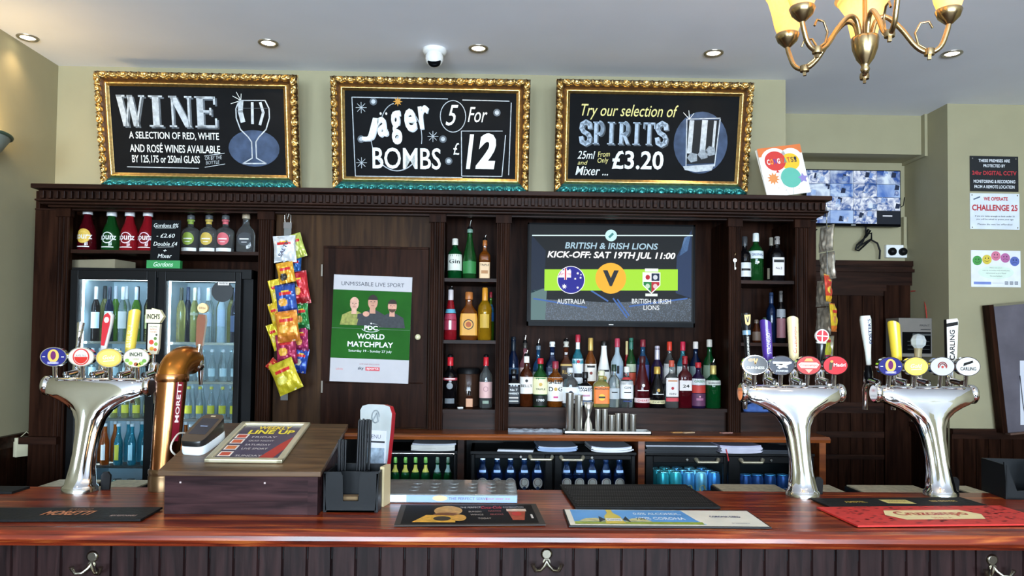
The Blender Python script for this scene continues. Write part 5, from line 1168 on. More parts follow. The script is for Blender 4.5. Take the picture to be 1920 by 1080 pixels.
# framed sheet lying on the lid (corners measured on the lid plane)
c4 = [onlid(*p_) for p_ in ((380, 869), (531, 869), (582, 797), (455, 797))]
q = c4[0]; ex = (c4[1] - c4[0]); wF = ex.length; ey = (c4[3] - c4[0]); hF = ((c4[3] - c4[0]).length + (c4[2] - c4[1]).length) / 2; wF = (wF + (c4[2] - c4[3]).length) / 2
ctr = sum(c4, Vector()) / 4; skew = math.atan2((c4[2] + c4[3] - c4[0] - c4[1]).x, (c4[2] + c4[3] - c4[0] - c4[1]).length)
sf = thing('framed_notice', 'silver framed weekly line up sheet lying on the sloping box lid', 'frame', ctr + Vector((0, -math.sin(SL), math.cos(SL))) * .001, (0, 0, 0)); sf.rotation_euler = (Matrix.Rotation(SL, 3, 'X') @ Matrix.Rotation(-skew * .75, 3, 'Z')).to_euler()
SIL = P('#d9cfae', .3, .55); w2, h2 = wF / 2, hF / 2; m = MB()
for a in ((-w2, w2, -h2, -h2 + .02), (-w2, w2, h2 - .02, h2), (-w2, -w2 + .02, -h2, h2), (w2 - .02, w2, -h2, h2)): m.box(*a, 0, .012, SIL)
m.build('frame_border', sf, bevel=.003); m = MB(T=FLAT); w3, h3 = w2 - .018, h2 - .018
m.rect(-w3, w3, -h3, h3, P('#4a4252', .35), -.004); m.text('WEEKLY', .01, h3 * .82, w3 * 1.1, h3 * .2, P('#e8c63a', .4), -.005, .03); m.text("LINE UP", .01, h3 * .56, w3 * 1.5, h3 * .24, P('#e8d23a', .4), -.005, .035)
m.poly([(w3 * .3, -h3), (w3 * .75, -h3), (w3, -h3 * .2), (w3, h3 * .4), (w3 * .7, -h3 * .1)], P('#a8342c', .4), -.0045)
for z, s in ((.25, 'FRIDAY'), (.02, 'QUIZ NIGHT'), (-.2, 'SATURDAY'), (-.42, 'LIVE SPORT'), (-.8, 'SUNDAY')): m.text(s, -.0, h3 * z, w3 * .8, h3 * .09, P('#cfc6c0', .5), -.005)
for z, hx in ((.3, '#b8503c'), (-.0, '#c8603c'), (-.35, '#c8703c'), (-.7, '#b84a34')): m.rect(-w3 * .95, -w3 * .55, h3 * (z - .14), h3 * (z + .12), P('#e0d4c8', .5), -.0048); m.rect(-w3 * .9, -w3 * .6, h3 * (z - .1), h3 * (z + .08), P(hx, .5), -.0052)
m.build('printed_sheet', sf)
# card reader
q = onlid(384, 851); q2 = onlid(398, 800); cr = thing('card_reader', 'white and black card payment terminal on the sloping box lid', 'card reader', onlid(367, 848) + Vector((0, 0, .001)), (0, 0, 0)); cr.rotation_euler = (Matrix.Rotation(SL, 3, 'X') @ Matrix.Rotation(R_(-7), 3, 'Z')).to_euler()
m = MB(); m.loft([[(x * .041 * k, .055 + y * .085 * k, z) for x, y in sup(28, 5)] for k, z in ((.97, 0), (1, .006), (1, .022), (.97, .03))], P('#dfe6ea', .35)); m.build('dock', cr)
def wedge(k, dz): return [(x * .041 * k, .055 + y * .084 * k, .03 + dz + .033 * (y + 1) / 2 * 1.0) for x, y in sup(28, 5)]
m = MB(); m.loft([[(x * .040, .055 + y * .083, .028) for x, y in sup(28, 5)], wedge(1, .01), wedge(.97, .016)], P('#1b1a1a', .3)); m.build('case', cr)
m = MB(); f_ = lambda x, y, o: (x * .041, .055 + y * .084, .03 + .0172 + o + .033 * (y + 1) / 2)
m.add([f_(x, y, 0) for x, y in sup(28, 5)], [tuple(range(28))], P('#4a3c30', .25)); m.add([f_(x, y, .0006) for x, y in ((-.7, -.5), (.7, -.5), (.7, .68), (-.7, .68))], [(0, 1, 2, 3)], P('#2c2c34', .15)); m.add([f_(x, y, .001) for x, y in ((-.3, .05), (.3, .05), (.3, .12), (-.3, .12))], [(0, 1, 2, 3)], P('#7d8aa8', .3)); m.add([f_(x, y, .0008) for x, y in ((-.2, .8), (.2, .8), (.2, .88), (-.2, .88))], [(0, 1, 2, 3)], P('#c8b894', .3)); m.build('touch_screen', cr)
pts = [onlid(346, 823), onlid(332, 832), onlid(320, 848)]; pts = [p_ + Vector((0, 0, z)) for p_, z in zip(pts, (.02, .03, .01))] + [Vector((xl - .03, yb0 + .2, 1.22)), Vector((xl - .035, yb0 + .22, 1.12))]
cv = []
for k in range(len(pts) - 1):
    p0_, p1_, p2_, p3_ = pts[max(k - 1, 0)], pts[k], pts[k + 1], pts[min(k + 2, len(pts) - 1)]
    cv += [.5 * (2 * p1_ + (p2_ - p0_) * u_ + (2 * p0_ - 5 * p1_ + 4 * p2_ - p3_) * u_ ** 2 + (3 * p1_ - p0_ - 3 * p2_ + p3_) * u_ ** 3) for u_ in (0, .2, .4, .6, .8)]
pts = cv + [pts[-1]]
tag(MB().tube(pts, .003, P('#e0d8c8', .5), 8).build('charging_cable'), 'white cable running from the card terminal over the box edge', 'cable')
# napkin and straw caddy
q = atz(645, 961, ZT); cd_ = thing('bar_caddy', 'black plastic napkin and straw caddy standing beside the sloping box', 'caddy', (q.x + .02, q.y, ZT + .0006))
m = MB(); k = .085; hz = .125; CB = P('#131517', .45, spec=.2)
m.slab([(-k * .88, 0), (k * .88, 0), (k, hz), (.032, hz), (.026, hz - .012), (.024, .035), (-.024, .035), (-.026, hz - .012), (-.032, hz), (-k, hz)], 0, .006, CB)
m.box(-k * .92, k * .92, .0, .17, 0, .006, CB); m.box(-k, -k + .006, 0, .17, 0, hz * .96, CB); m.box(k - .006, k, 0, .17, 0, hz * .96, CB); m.box(-k, k, .164, .17, 0, hz, CB); m.box(-k, k, .085, .09, 0, hz * .9, CB); m.box(.03, .035, .09, .165, 0, hz * .9, CB)
m.build('tray_body', cd_)
STRAW = P('#16171a', .35)
def straw_bunch(n, px, py_top, x, y, dx, label, grp, sp):
    zt_ = at(px, py_top, q.y + y).z - ZT - .008
    for i in range(n):
        a = i * 2.4; r = sp * math.sqrt(i + .5); o = MB().tube([(0, 0, 0), (0.0005 * i, 0, zt_ - random.uniform(0, .006))], .0031, STRAW, 8).build('drinking_straw', None, (q.x + x + r * math.cos(a), q.y + y + r * math.sin(a), ZT + .0075))
        tag(o, label, 'straw', grp)
straw_bunch(14, 664, 785, .032, .128, 0, 'black drinking straw in the taller bunch in the bar caddy', 'tall black straws', .0058)
straw_bunch(8, 634, 822, -.035, .125, 0, 'shorter black drinking straw in the left bunch of the caddy', 'short black straws', .0058)
tag(MB().box(-.036, .036, -.008, .026, 0, .035, P('#7a6244', .9)).build('napkin_stack', None, (q.x + .0, q.y + .04, ZT + .0075)), 'low stack of brown paper napkins in the front of the caddy', 'napkins')
tag(MB().box(-.03, .03, -.007, .007, 0, .128, P('#c9b68c', .7)).build('card_bundle', None, (q.x + k + .026, q.y + .11, ZT + .0008), (0, 0, R_(78))), 'cream edged bundle of cards between caddy and leaflet stand', 'cards')
# leaflet stand
q = atz(698, 925, ZT); ls = thing('menu_holder', 'silver menu holder with red sides and rounded top on the bar', 'menu holder', (q.x - .005, q.y + .03, ZT + .0006), (R_(-4), 0, R_(-14)))
hh = at(708, 758, q.y + .06).z - ZT; oc = [(-.045, 0), (.045, 0)] + [(.06, hh * .7), (.062, hh * .9), (.052, hh * .98), (.03, hh), (-.03, hh), (-.052, hh * .98), (-.06, hh * .93), (-.056, hh * .7)]
MB().slab(oc, .0, .035, P('#cfd6da', .2, .5), P('#b81c28', .3)).build('holder', ls, bevel=.002)
m = MB(); m.arc(-.0, hh * .86, .014, .022, 0, 300, .004, P('#7f868a', .4), -.0012); m.stroke([(-.008, hh * .82), (.004, hh * .9), (.012, hh * .8)], .004, P('#7f868a', .4), -.0014); m.build('emblem', ls)
m = MB(); m.box(-.05, .045, -.004, -.001, .02, hh * .7, PAPER); m.rect(-.046, .041, hh * .2, hh * .5, P('#8f9fae', .5, var=.4, scale=60), -.0046); m.rect(-.046, .041, hh * .56, hh * .58, P('#24262a', .5), -.0046); m.text('MENU', .0, hh * .63, .05, .014, P('#5a6068', .5), -.0046); m.rect(-.046, .041, .03, hh * .2, P('#3c423c', .5, var=.4, scale=70), -.0046); m.build('leaflet', ls)
# clear plastic block tray
q0, q1 = atz(705, 943, ZT), atz(970, 942, ZT); pb = thing('display_block', 'clear plastic display block with printed front strip on the bar', 'display block', ((q0.x + q1.x) / 2, q0.y, ZT + .0006)); w = (q1.x - q0.x) / 2; zz = .03; dp = .26
MB().box(-w, w, 0, dp, 0, zz, P('#c9cbc8', .08, trans=.75, ior=1.3, var=.08)).build('plastic_block', pb, bevel=.003)
m = MB(); m.rect(-w + .002, w - .002, .003, zz - .004, P('#8fa8cc', .3), -.0006); m.rect(-w + .002, -w + .1, .003, zz - .004, P('#d8e0ec', .3), -.0009); m.ell(-w * .1, zz * .55, .025, zz * .32, P('#d8b48a', .4), -.001, 16); m.text('THE PERFECT SERVE', w * .3, zz * .52, .13, zz * .3, P('#5a4a6a', .4), -.0012); m.text('pour over ice', w * .72, zz * .5, .08, zz * .3, P('#b84a5a', .4), -.0012); m.build('printed_strip', pb)
for i in range(6):
    for j in range(3): MB().lathe([(.017, 0), (.017, .0012)], P('#aab0b0', .12, .6), 16, (-w * .5 + i * w * .28, .07 + j * .06, zz)).build('cup_recess', pb)
# bar runners and mats
def flat_quad(corners): return [atz(x, y, ZT) for x, y in corners]
def runner(name, label, cat, corners, th, mat, draw=None, bevel=.001):
    a, c, d, e = flat_quad(corners); o = (a + c + d + e) / 4; wx = ((c - a).length + (d - e).length) / 2; wy = ((e - a).length + (d - c).length) / 2; ang = math.atan2((c - a).y, (c - a).x)
    m = MB(); m.box(-wx / 2, wx / 2, -wy / 2, wy / 2, 0, th, mat); m.T = Matrix.Translation((0, 0, th)) @ FLAT
    if draw: draw(m, wx / 2, wy / 2)
    return tag(m.build(name, None, (o.x, o.y, ZT + .0006 + .002), (0, 0, ang)), label, cat)
def rib(m, a, b, hx='#0b0b0c', n=60):
    for i in range(n): x = -a + 2 * a * (i + .3) / n; m.rect(x, x + a / n * .7, -b * .9, b * .9, P(hx, .6), -.0006)
def d_mor(m, a, b): m.text('MORETTI', -a * .05, .0, a * .72, b * .75, P('#c87a4a', .5), -.001, .03, .15); m.text('BIRRIFICIO', a * .0, b * .62, a * .3, b * .2, P('#a8744a', .5), -.001); m.text('L\'AUTENTICA', a * .72, -b * .45, a * .3, b * .18, P('#c8a89a', .5), -.001)
runner('bar_runner', 'black rubber bar runner with orange lettering at the left', 'bar runner', ((-190, 981), (268, 979), (300, 956), (-120, 957)), .006, RUBBER, lambda m, a, b: (m.text('MORETTI', a * .28, 0, a * .42, b * .7, P('#c87a4a', .5), -.001, .03, .15), m.text('BIRRIFICIO', a * .32, b * .62, a * .2, b * .2, P('#a8744a', .5), -.001), m.text('BEVI RESPONSABILE', a * .8, -b * .45, a * .22, b * .22, P('#c8a89a', .5), -.001)))
def d_food(m, a, b):
    m.rect(-a * .92, a * .92, -b * .88, b * .88, P('#131111', .6, spec=.2), -.0004); f_ = lambda h: P(h, .5, var=.25, scale=60)
    m.ell(-a * .3, b * .3, a * .2, b * .48, f_('#c89a5c'), -.0008); m.ell(-a * .33, -.1 * b, a * .18, b * .22, f_('#7a4a2c'), -.001); m.poly([(-a * .78, -b * .75), (-a * .2, -b * .8), (-a * .2, -b * .2), (-a * .6, -b * .1)], f_('#e0a83c'), -.0012); m.ell(-a * .38, -b * .45, a * .12, b * .2, f_('#3c3428'), -.0016); m.ell(-a * .15, -b * .4, a * .1, b * .3, f_('#d8a04a'), -.0018)
    m.text('THE PERFECT', a * .02, b * .62, a * .3, b * .16, P('#e0d8d0', .5), -.001); m.text('Coca-Cola', a * .32, b * .62, a * .3, b * .26, P('#c8303c', .5), -.001, .01, .3); m.text('COMBINATION', a * .64, b * .62, a * .3, b * .14, P('#c8c0c0', .5), -.001)
    for s, x, z in (('BURGERS', .08, .2), ('NACHOS', .36, .25), ('WINGS', .1, -.1), ('DELICIOUS', .38, -.08), ('TODAY', .2, -.45)): m.text(s, a * x, b * z, a * .18, b * .13, P('#b85a50' if x > .3 else '#c0b4a8', .5), -.001)
    m.poly([(a * .58, -b * .6), (a * .74, -b * .6), (a * .8, b * .3), (a * .54, b * .3)], f_('#a84a30'), -.0008); m.rect(a * .53, a * .81, b * .2, b * .45, f_('#e0c8b4'), -.0012); m.ell(a * .66, -b * .05, a * .07, b * .18, P('#c8342c', .5), -.0014, 14); m.stroke([(a * .86, -b * .45), (a * .86, -b * .1)], a * .03, P('#d8d0c8', .5), -.001)
runner('placemat', 'black placemat with food and cola pictures on the bar', 'placemat', ((735, 989), (1022, 987), (1006, 948), (755, 949)), .003, P('#3a332e', .6), d_food)
def d_grid(m, a, b):
    mm = P('#3c3c3d', .5)
    for i in range(54):
        for j in range(14):
            x = -a * .95 + a * 1.9 * (i + .5 * (j % 2)) / 54; z = -b * .9 + b * 1.8 * j / 14; m.lathe([(.0042, -.0005), (.0038, .003), (.001, .0034)], mm, 6, (0, 0, 0), smooth=False) if 0 else m.poly([(x - .0045, z), (x, z - .005), (x + .0045, z), (x, z + .005)], mm, -.0012)
runner('drip_mat', 'black dimpled rubber drip mat behind the blue runner', 'drip mat', ((1072, 957), (1335, 956), (1300, 914), (1055, 913)), .008, RUBBER, d_grid)
def d_cor(m, a, b):
    m.rect(-a * .985, a * .985, -b * .95, b * .95, P('#e9e4d4', .4), -.0005)
    m.poly([(-a * .93, -b * .8), (a * .38, -b * .8), (a * .32, -b * .3), (a * .26, b * .9), (-a * .93, b * .9)], P('#5a9fdc', .35, var=.12, scale=5), -.0008); m.rect(-a * .93, a * .36, -b * .8, -b * .52, P('#9aa83c', .4, var=.2, scale=30), -.001)
    for x in (-.75, -.28): m.poly([(a * (x - .14), -b * .5), (a * (x + .14), -b * .5), (a * (x + .06), -b * .1), (a * (x - .05), -b * .15)], P('#c8c08a', .5, var=.25, scale=50), -.0012)
    m.poly([(-a * .62, -b * .75), (-a * .42, -b * .75), (-a * .44, b * .1), (-a * .49, b * .5), (-a * .49, b * .9), (-a * .55, b * .9), (-a * .55, b * .5), (-a * .6, b * .1)], P('#d8c24a', .35), -.0014); m.rect(-a * .6, -a * .44, -b * .5, -b * .15, P('#e9e6da', .4), -.0017); m.text('Corona', -a * .52, -b * .32, a * .13, b * .2, P('#2a3a6a', .4), -.0019)
    m.poly([(-a * .68, -b * .6), (-a * .6, -b * .3), (-a * .66, b * .1)], P('#26323a', .5), -.0013); m.poly([(-a * .36, -b * .6), (-a * .38, b * .1), (-a * .43, -b * .3)][::-1], P('#26323a', .5), -.0013)
    m.text('0.0% ALCOHOL,', -a * .03, b * .42, a * .5, b * .3, P('#e9f0f6', .4), -.0012, .02); m.text('100% CORONA', -a * .03, -b * .12, a * .5, b * .3, P('#e9f0f6', .4), -.0012, .02)
    m.text('CORONA CERO', a * .66, b * .15, a * .32, b * .2, P('#2a2f6a', .4), -.0012, .02); m.text('drinkaware', a * .74, -b * .6, a * .18, b * .12, P('#8a8890', .4), -.0012)
runner('bar_runner', 'blue and cream bar runner with a bottle picture along the bar edge', 'bar runner', ((1066, 990), (1442, 993), (1408, 963), (1056, 957)), .004, P('#1c1c1e', .5), d_cor)
def d_blk(m, a, b): m.poly([(-a * .18, -b * .4), (a * .16, -b * .6), (a * .16, b * .4), (-a * .18, b * .5)], P('#d8c878', .4), -.0007); m.text('PREMIUM', 0, 0, a * .24, b * .4, P('#9a7a3a', .4), -.001); m.text('AMSTEL', -a * .55, 0, a * .28, b * .4, P('#c8a84a', .4), -.0008, .02); m.text('BIER BREWERS', a * .6, 0, a * .34, b * .34, P('#c8a84a', .4), -.0008, .02)
runner('bar_runner', 'black bar runner with gold lettering between the right hand fonts', 'bar runner', ((1546, 954), (1842, 951), (1815, 938), (1526, 937)), .005, RUBBER, d_blk)
def d_red(m, a, b):
    random.seed(8)
    for i in range(150):
        x, z = random.uniform(-a * .96, a * .96), random.uniform(-b * .9, b * .9); m.poly([(x, z), (x + .012, z + .004), (x + .008, z + .012), (x - .003, z + .009)], P('#8a1c1a', .5), -.0005)
    m.poly([(-a * .5, 0), (-a * .4, -b * .5), (a * .4, -b * .5), (a * .5, 0), (a * .4, b * .5), (-a * .4, b * .5)], P('#ecd9a0', .45), -.0009); m.text('Cruzcampo', 0, b * .08, a * .74, b * .55, P('#b8402c', .4), -.0012, .03); m.text('SEVILLA', 0, -b * .34, a * .2, b * .16, P('#c8703c', .4), -.0012)
runner('bar_runner', 'bright red bar runner with cream name panel at the right', 'bar runner', ((1590, 990), (1985, 986), (1880, 953), (1546, 954)), .005, P('#c8302a', .55, var=.1, scale=40), d_red)
q = atz(12, 921, ZT); tag(MB().box(-.09, .05, -.05, .05, 0, .008, RUBBER).build('rubber_mat', None, (q.x, q.y, ZT + .0006)), 'small black rubber mat at the far left of the bar', 'mat')
# drip trays on the service ledge
for i, (a, c, lb) in enumerate(((85, 178, 'pale drip tray on the ledge left of the left font'), (196, 272, 'pale drip tray on the ledge behind the left and copper fonts'), (1345, 1470, 'pale drip tray on the ledge left of the middle font'), (1530, 1575, 'pale drip tray on the ledge right of the middle font'), (1604, 1738, 'pale drip tray on the ledge left of the rightmost font'), (1800, 1840, 'pale drip tray on the ledge right of the rightmost font'))):
    x0, x1 = at(a, 910, 2.84).x, at(c, 910, 2.84).x; t = thing('drip_tray', lb, 'drip tray', ((x0 + x1) / 2, 2.84, 1.0656), group='drip trays behind the fonts'); w = (x1 - x0) / 2
    MB().box(-w, w, -.07, .09, 0, .02, BLACKP).build('tray_body', t, bevel=.002); m = MB(); m.box(-w + .006, w - .006, -.064, .084, .0205, .025, P('#b5ad94', .4, .3, var=.25, scale=50)); m.build('grille', t)
# coat hooks
for px, py, lb in ((172, 1052, 'double metal coat hook on the left of the bar front'), (1025, 1047, 'double metal coat hook at the middle of the bar front'), (1862, 1058, 'double metal coat hook on the right of the bar front')):
    q = at(px, py, 2.19); t = thing('coat_hook', lb, 'hook', (q.x, 2.1955, q.z), group='coat hooks under the bar'); HK = P('#b8b2a0', .25, 1.0)
    m = MB(T=Matrix.Rotation(R_(90), 4, 'X')); m.lathe([(.017, 0), (.017, .003), (.012, .006)], HK, 20, (0, .012, 0)); m.lathe([(.011, 0), (.011, .005)], HK, 16, (0, -.01, 0)); m.build('back_plate', t)
    for sx in (-1, 1): MB().tube([(0, -.006, -.008), (sx * .008, -.012, -.02), (sx * .02, -.022, -.03), (sx * .034, -.03, -.028), (sx * .04, -.034, -.014), (sx * .041, -.035, -.008)], [.006, .006, .0055, .005, .0055, .0075], HK, 10).build('prong', t)
# second caddy, cut by the frame at the right
q = atz(1905, 938, ZT); c2 = thing('bar_caddy', 'black plastic caddy with a notched front at the right end of the bar', 'caddy', (q.x + .07, q.y, ZT + .0006), (0, 0, R_(-8)))
m = MB(); m.slab([(-k * 1.1, 0), (k * 1.1, 0), (k * 1.2, .125), (.06, .125), (.05, .1), (.04, .04), (-.06, .03), (-.085, .1), (-.09, .125), (-k * 1.2, .13)], 0, .008, CB); m.box(-k * 1.1, k * 1.1, 0, .17, 0, .006, CB); m.box(-k * 1.15, -k * 1.1, 0, .17, 0, .12, CB); m.box(k * 1.1, k * 1.15, 0, .17, 0, .12, CB); m.box(-k * 1.1, k * 1.1, .164, .17, 0, .12, CB); m.build('tray_body', c2)
# ------------------------------------------------------------------ crisp bags on clip strips
def bag(name, label, grp, p_, w, h, hx, band, disc, ry=0.0, rz=0.0, rx=0.0, word='', wc='#f4e8d0', back=False):
    nx, ny = 16, 20; m = MB(); random.seed(int(w * 1e4 + h * 1e5 + p_[0] * 1e3)); ph = random.uniform(0, 9)
    main, bnd, dsc, sil, ylw = P(hx, .28, .25, var=.1), P(band, .28, .2, var=.1), P(disc, .35, var=.15, scale=50), P('#b9b0a0', .35, .45, var=.35, scale=40), P('#e0b83a', .3)
    for side in (-1, 1):
        vs = []
        for i in range(nx + 1):
            for j in range(ny + 1):
                u, v = -1 + 2 * i / nx, -1 + 2 * j / ny; t = (max(0, 1 - abs(u) ** 3) ** .7) * (max(0, 1 - abs(v * 1.08) ** 4) if abs(v) < .92 else 0)
                wr_ = noise.noise((u * 2.5 + ph, v * 2.5, side)) * .009 * (1 - u * u * .6)
                vs.append((u * w / 2 * (1 - .06 * (1 - abs(v))), side * (.0008 + t * w * .13) + wr_ * (t > 0), v * h / 2))
        for i in range(nx):
            for j in range(ny):
                a = i * (ny + 1) + j; f = (a, a + ny + 1, a + ny + 2, a + 1); u, v = -1 + 2 * (i + .5) / nx, -1 + 2 * (j + .5) / ny
                mm = main
                if side == 1 or back: mm = sil
                elif abs(v) > .9: mm = bnd
                elif (u / .62) ** 2 + ((v - .42) / .17) ** 2 < 1: mm = ylw if abs(v - .42) > .07 else P('#c82a2a', .3)
                elif ((u + .3) / .42) ** 2 + ((v + .15) / .3) ** 2 < 1: mm = dsc
                elif v < -.55: mm = bnd
                m.add([vs[k_] for k_ in f], [(0, 1, 2, 3) if side == -1 else (3, 2, 1, 0)], mm, True)
    if word: m.text(word, .0, .0, w * .8, h * .14, P(wc, .4), -w * .19, .02, .1, 60)
    return tag(m.build(name, None, p_, (rx, ry, rz)), label, 'crisp bag', grp)


GC = 'crisp bags on the clip strip beside the poster'; YC = 3.70
def cs(px, py, wpx, hpx, *a, Y=YC, **k): bag('crisp_bag', a[0], GC, at(px, py, Y), wpx * sc(Y), hpx * sc(Y), *a[1:], **k)
cs(557, 461, 26, 46, 'pale green crisp bag at the top right of the strip', '#b4be5c', '#a8b04a', '#dfe0a8', ry=R_(-18), Y=3.725)
cs(534, 467, 42, 50, 'white crisp bag at the top of the hanging strip', '#dcdcdc', '#cfd2d6', '#c8ccd8', ry=R_(-4), word='SALTY', wc='#2a2c4a')
cs(553, 500, 24, 44, 'dark blue crisp bag just under the white one', '#1f4f8c', '#1c3a6a', '#3a7ab0', Y=3.735)
cs(537, 515, 32, 52, 'yellow and black crisp bag below the white one', '#d89a2c', '#1f1a14', '#2a221a', ry=R_(-12), Y=3.698)
cs(518, 549, 22, 50, 'yellow crisp bag peeping out left of the blue one', '#d8c03a', '#d8b82c', '#c8b04a', ry=R_(-14), Y=3.712)
cs(561, 540, 36, 62, 'red crisp bag on the right of the strip', '#b8242c', '#8a1a1e', '#e0a83a', ry=R_(-10), Y=3.724)
cs(537, 562, 38, 58, 'blue crisp bag in the middle of the strip', '#2a4a94', '#1c2c6a', '#d89a3a', ry=R_(-8), Y=3.672)
cs(516, 592, 18, 48, 'thin yellow crisp bag edge left of the orange one', '#d8b42c', '#c8a42c', '#c8b04a', ry=R_(-16), Y=3.712)
cs(566, 594, 26, 50, 'green crisp bag right of the orange one', '#2f7a3a', '#1c5a2c', '#d8a04a', ry=R_(-6), Y=3.72)
cs(539, 612, 42, 58, 'orange crisp bag in the middle of the strip', '#d8862c', '#b86a24', '#e8b04a', ry=R_(-8), Y=3.646)
cs(515, 632, 18, 50, 'yellow crisp bag edge left of the lower magenta one', '#d8c42c', '#c8b42c', '#c8b04a', ry=R_(-20), Y=3.712)
cs(565, 637, 26, 48, 'magenta crisp bag right, above the small blue one', '#a02c5a', '#7a1c44', '#d89a4a', ry=R_(-4), Y=3.72)
cs(537, 655, 38, 56, 'dark pink crisp bag low on the strip', '#a0284c', '#7a1c3c', '#e0a83a', ry=R_(-6), Y=3.672)
cs(564, 676, 26, 46, 'blue crisp bag at the lower right of the strip', '#2c4a9c', '#1f3a8a', '#b8b4a0', ry=R_(8), Y=3.72)
cs(512, 685, 20, 22, 'red corner of a crisp bag at the lower left', '#c83a2c', '#b83024', '#d8a04a', ry=R_(40), Y=3.725)
cs(536, 706, 48, 60, 'large yellow crisp bag at the bottom of the strip', '#c8b42c', '#b8a824', '#d8cc5a', ry=R_(-24), rz=R_(-6), Y=3.64)
q = at(541, 412, 3.745); t = thing('clip_strip', 'clear plastic clip strip hanging from the cabinet and holding crisp bags', 'clip strip', (q.x, 3.735, q.z))
MB().box(-.018, .018, -.001, .001, -.9, -.02, P('#8f8f8c', .2, trans=.5)).build('strip', t); MB().tube([(-.014, 0, -.02), (-.016, -.004, .02), (-.004, -.006, .028), (0, -.004, .0), (.006, -.006, .028), (.016, -.004, .02), (.014, 0, -.02)], .0025, STEEL, 8).build('hook', t); MB().box(-.02, .02, -.004, .003, -.045, -.015, P('#6a6460', .3, .3)).build('clamp', t)
GC = 'crisp bags on the clip strip beside the alcove'
for i, (px, py, wpx, hpx, lb, hx, bd, ds, z) in enumerate(((1535, 447, 42, 50, 'silver backed yellow crisp bag at the top of the edge-on strip', '#c8b43c', '#b8a83c', '#d8cc5a', 68), (1537, 498, 44, 51, 'silver backed white crisp bag below the top yellow one', '#d8d8d4', '#cfcfcf', '#c8c8c8', 64), (1530, 550, 44, 50, 'silver backed crisp bag in the upper middle of the edge-on strip', '#b89a3c', '#8a7a3c', '#c8a84a', 74), (1541, 540, 40, 52, 'red and yellow crisp bag facing the alcove', '#c8402c', '#d8a02c', '#e0b84a', 58), (1530, 602, 46, 52, 'silver backed crisp bag in the lower middle of the edge-on strip', '#a8942c', '#8a7a3c', '#c8a84a', 76), (1551, 595, 40, 54, 'yellow and orange crisp bag facing the alcove', '#d8b42c', '#d8742c', '#d88a4a', 60), (1533, 655, 46, 52, 'silver backed crisp bag at the bottom of the edge-on strip', '#c8c04a', '#b8b03c', '#c8c05a', 72), (1540, 650, 36, 52, 'yellow crisp bag at the lower right of the edge-on strip', '#c8c83c', '#a83a5c', '#d8cc5a', 62))):
    Y = 3.70 + .01 * (i % 2) if 'silver' in lb else 3.605; bag('crisp_bag', lb, GC, at(px + 3, py, Y) + Vector((.032 if 'silver' in lb else .02, 0, 0)), wpx * sc(Y), hpx * sc(Y), hx, bd, ds, rz=R_(102 if 'silver' in lb else 52), rx=R_(4 * (-1) ** i))
q = at(1550, 412, 3.70); t = thing('clip_strip', 'clip strip hanging edge-on from the cabinet end beside the alcove', 'clip strip', (q.x, 3.70, q.z), (0, 0, R_(70)))
MB().box(-.018, .018, -.001, .001, -.72, -.0, P('#8f8f8c', .2, trans=.5)).build('strip', t); MB().tube([(0, 0, 0), (-.004, 0, .03), (.006, 0, .05), (.0, 0, .08)], .002, STEEL, 8).build('hook', t)
# ------------------------------------------------------------------ poster on the cupboard door
Y = YDR - .0225; q = at(696, 617, Y); w, h = 146 * sc(Y) / 2, 199 * sc(Y) / 2; m = MB(); m.box(-w, w, 0, .0015, -h, h, P('#bdb9bb', .6, var=.03, spec=.2))
gr = P('#1f5618', .6, var=.25, scale=4, spec=.1); k_ = -.0006; m.rect(-w, w, -h * .56, h * .72, gr, k_)
m.text('UNMISSABLE LIVE SPORT', 0, h * .84, w * 1.6, h * .075, P('#3a3a44', .5), k_ * 2)
sk = [P(hx, .6, var=.12, scale=50) for hx in ('#d0a088', '#c89078', '#c08a70')]; ct_ = [P(hx, .6, var=.35, scale=60) for hx in ('#8a8a3c', '#23262a', '#24272c')]; hr = [P('#c8a88a', .7), P('#241a14', .7, var=.3), P('#2c1e16', .7, var=.3)]
for i, (x, z, s) in enumerate(((-.45, .46, .9), (.52, .44, .92), (.02, .5, 1.0))):
    cx, cz, r = w * x, h * z, w * .15 * s; c_, s_, hh_ = ct_[(0, 2, 1)[i]], sk[i], hr[(0, 2, 1)[i]]; o = k_ * (2 + i)
    m.poly([(cx - r * 2.6, cz - r * 4.0), (cx + r * 2.5, cz - r * 4.0), (cx + r * 2.1, cz - r * 2.1), (cx + r * .7, cz - r * 1.35), (cx - r * .7, cz - r * 1.35), (cx - r * 2.2, cz - r * 2.1)], c_, o); m.poly([(cx - r * .5, cz - r * 1.9), (cx + r * .5, cz - r * 1.9), (cx + r * .45, cz - r * .7), (cx - r * .45, cz - r * .7)], s_, o - .0001)
    m.ell(cx, cz, r * .82, r * 1.2, s_, o - .0002, 20); m.poly([(cx + r * .86 * math.cos(R_(a)), cz + r * .25 + r * 1.05 * math.sin(R_(a))) for a in range(10, 171, 10)], hh_ if i else s_, o - .0003)
    for dx in (-.3, .3): m.ell(cx + dx * r, cz + r * .12, r * .13, r * .07, P('#2a1c18', .6), o - .0004, 8)
    m.stroke([(cx - r * .25, cz - r * .55), (cx + r * .25, cz - r * .55)], r * .1, P('#8a4a40', .6), o - .0004); m.stroke([(cx, cz + r * .05), (cx + r * .06, cz - r * .25)], r * .08, P('#a87058', .6), o - .0004)
    if i == 1: m.poly([(cx + r * .7 * math.cos(R_(a)), cz - r * .35 + r * .8 * math.sin(R_(a))) for a in range(190, 351, 16)], P('#4a3020', .7), o - .00035); 
m.ell(-w * .14, h * .28, w * .085, h * .05, sk[1], k_ * 6, 14); m.poly([(-w * .36, h * .27), (-w * .36, h * .18), (-w * .14, h * .25), (-w * .14, h * .31)], ct_[1], k_ * 5.5)
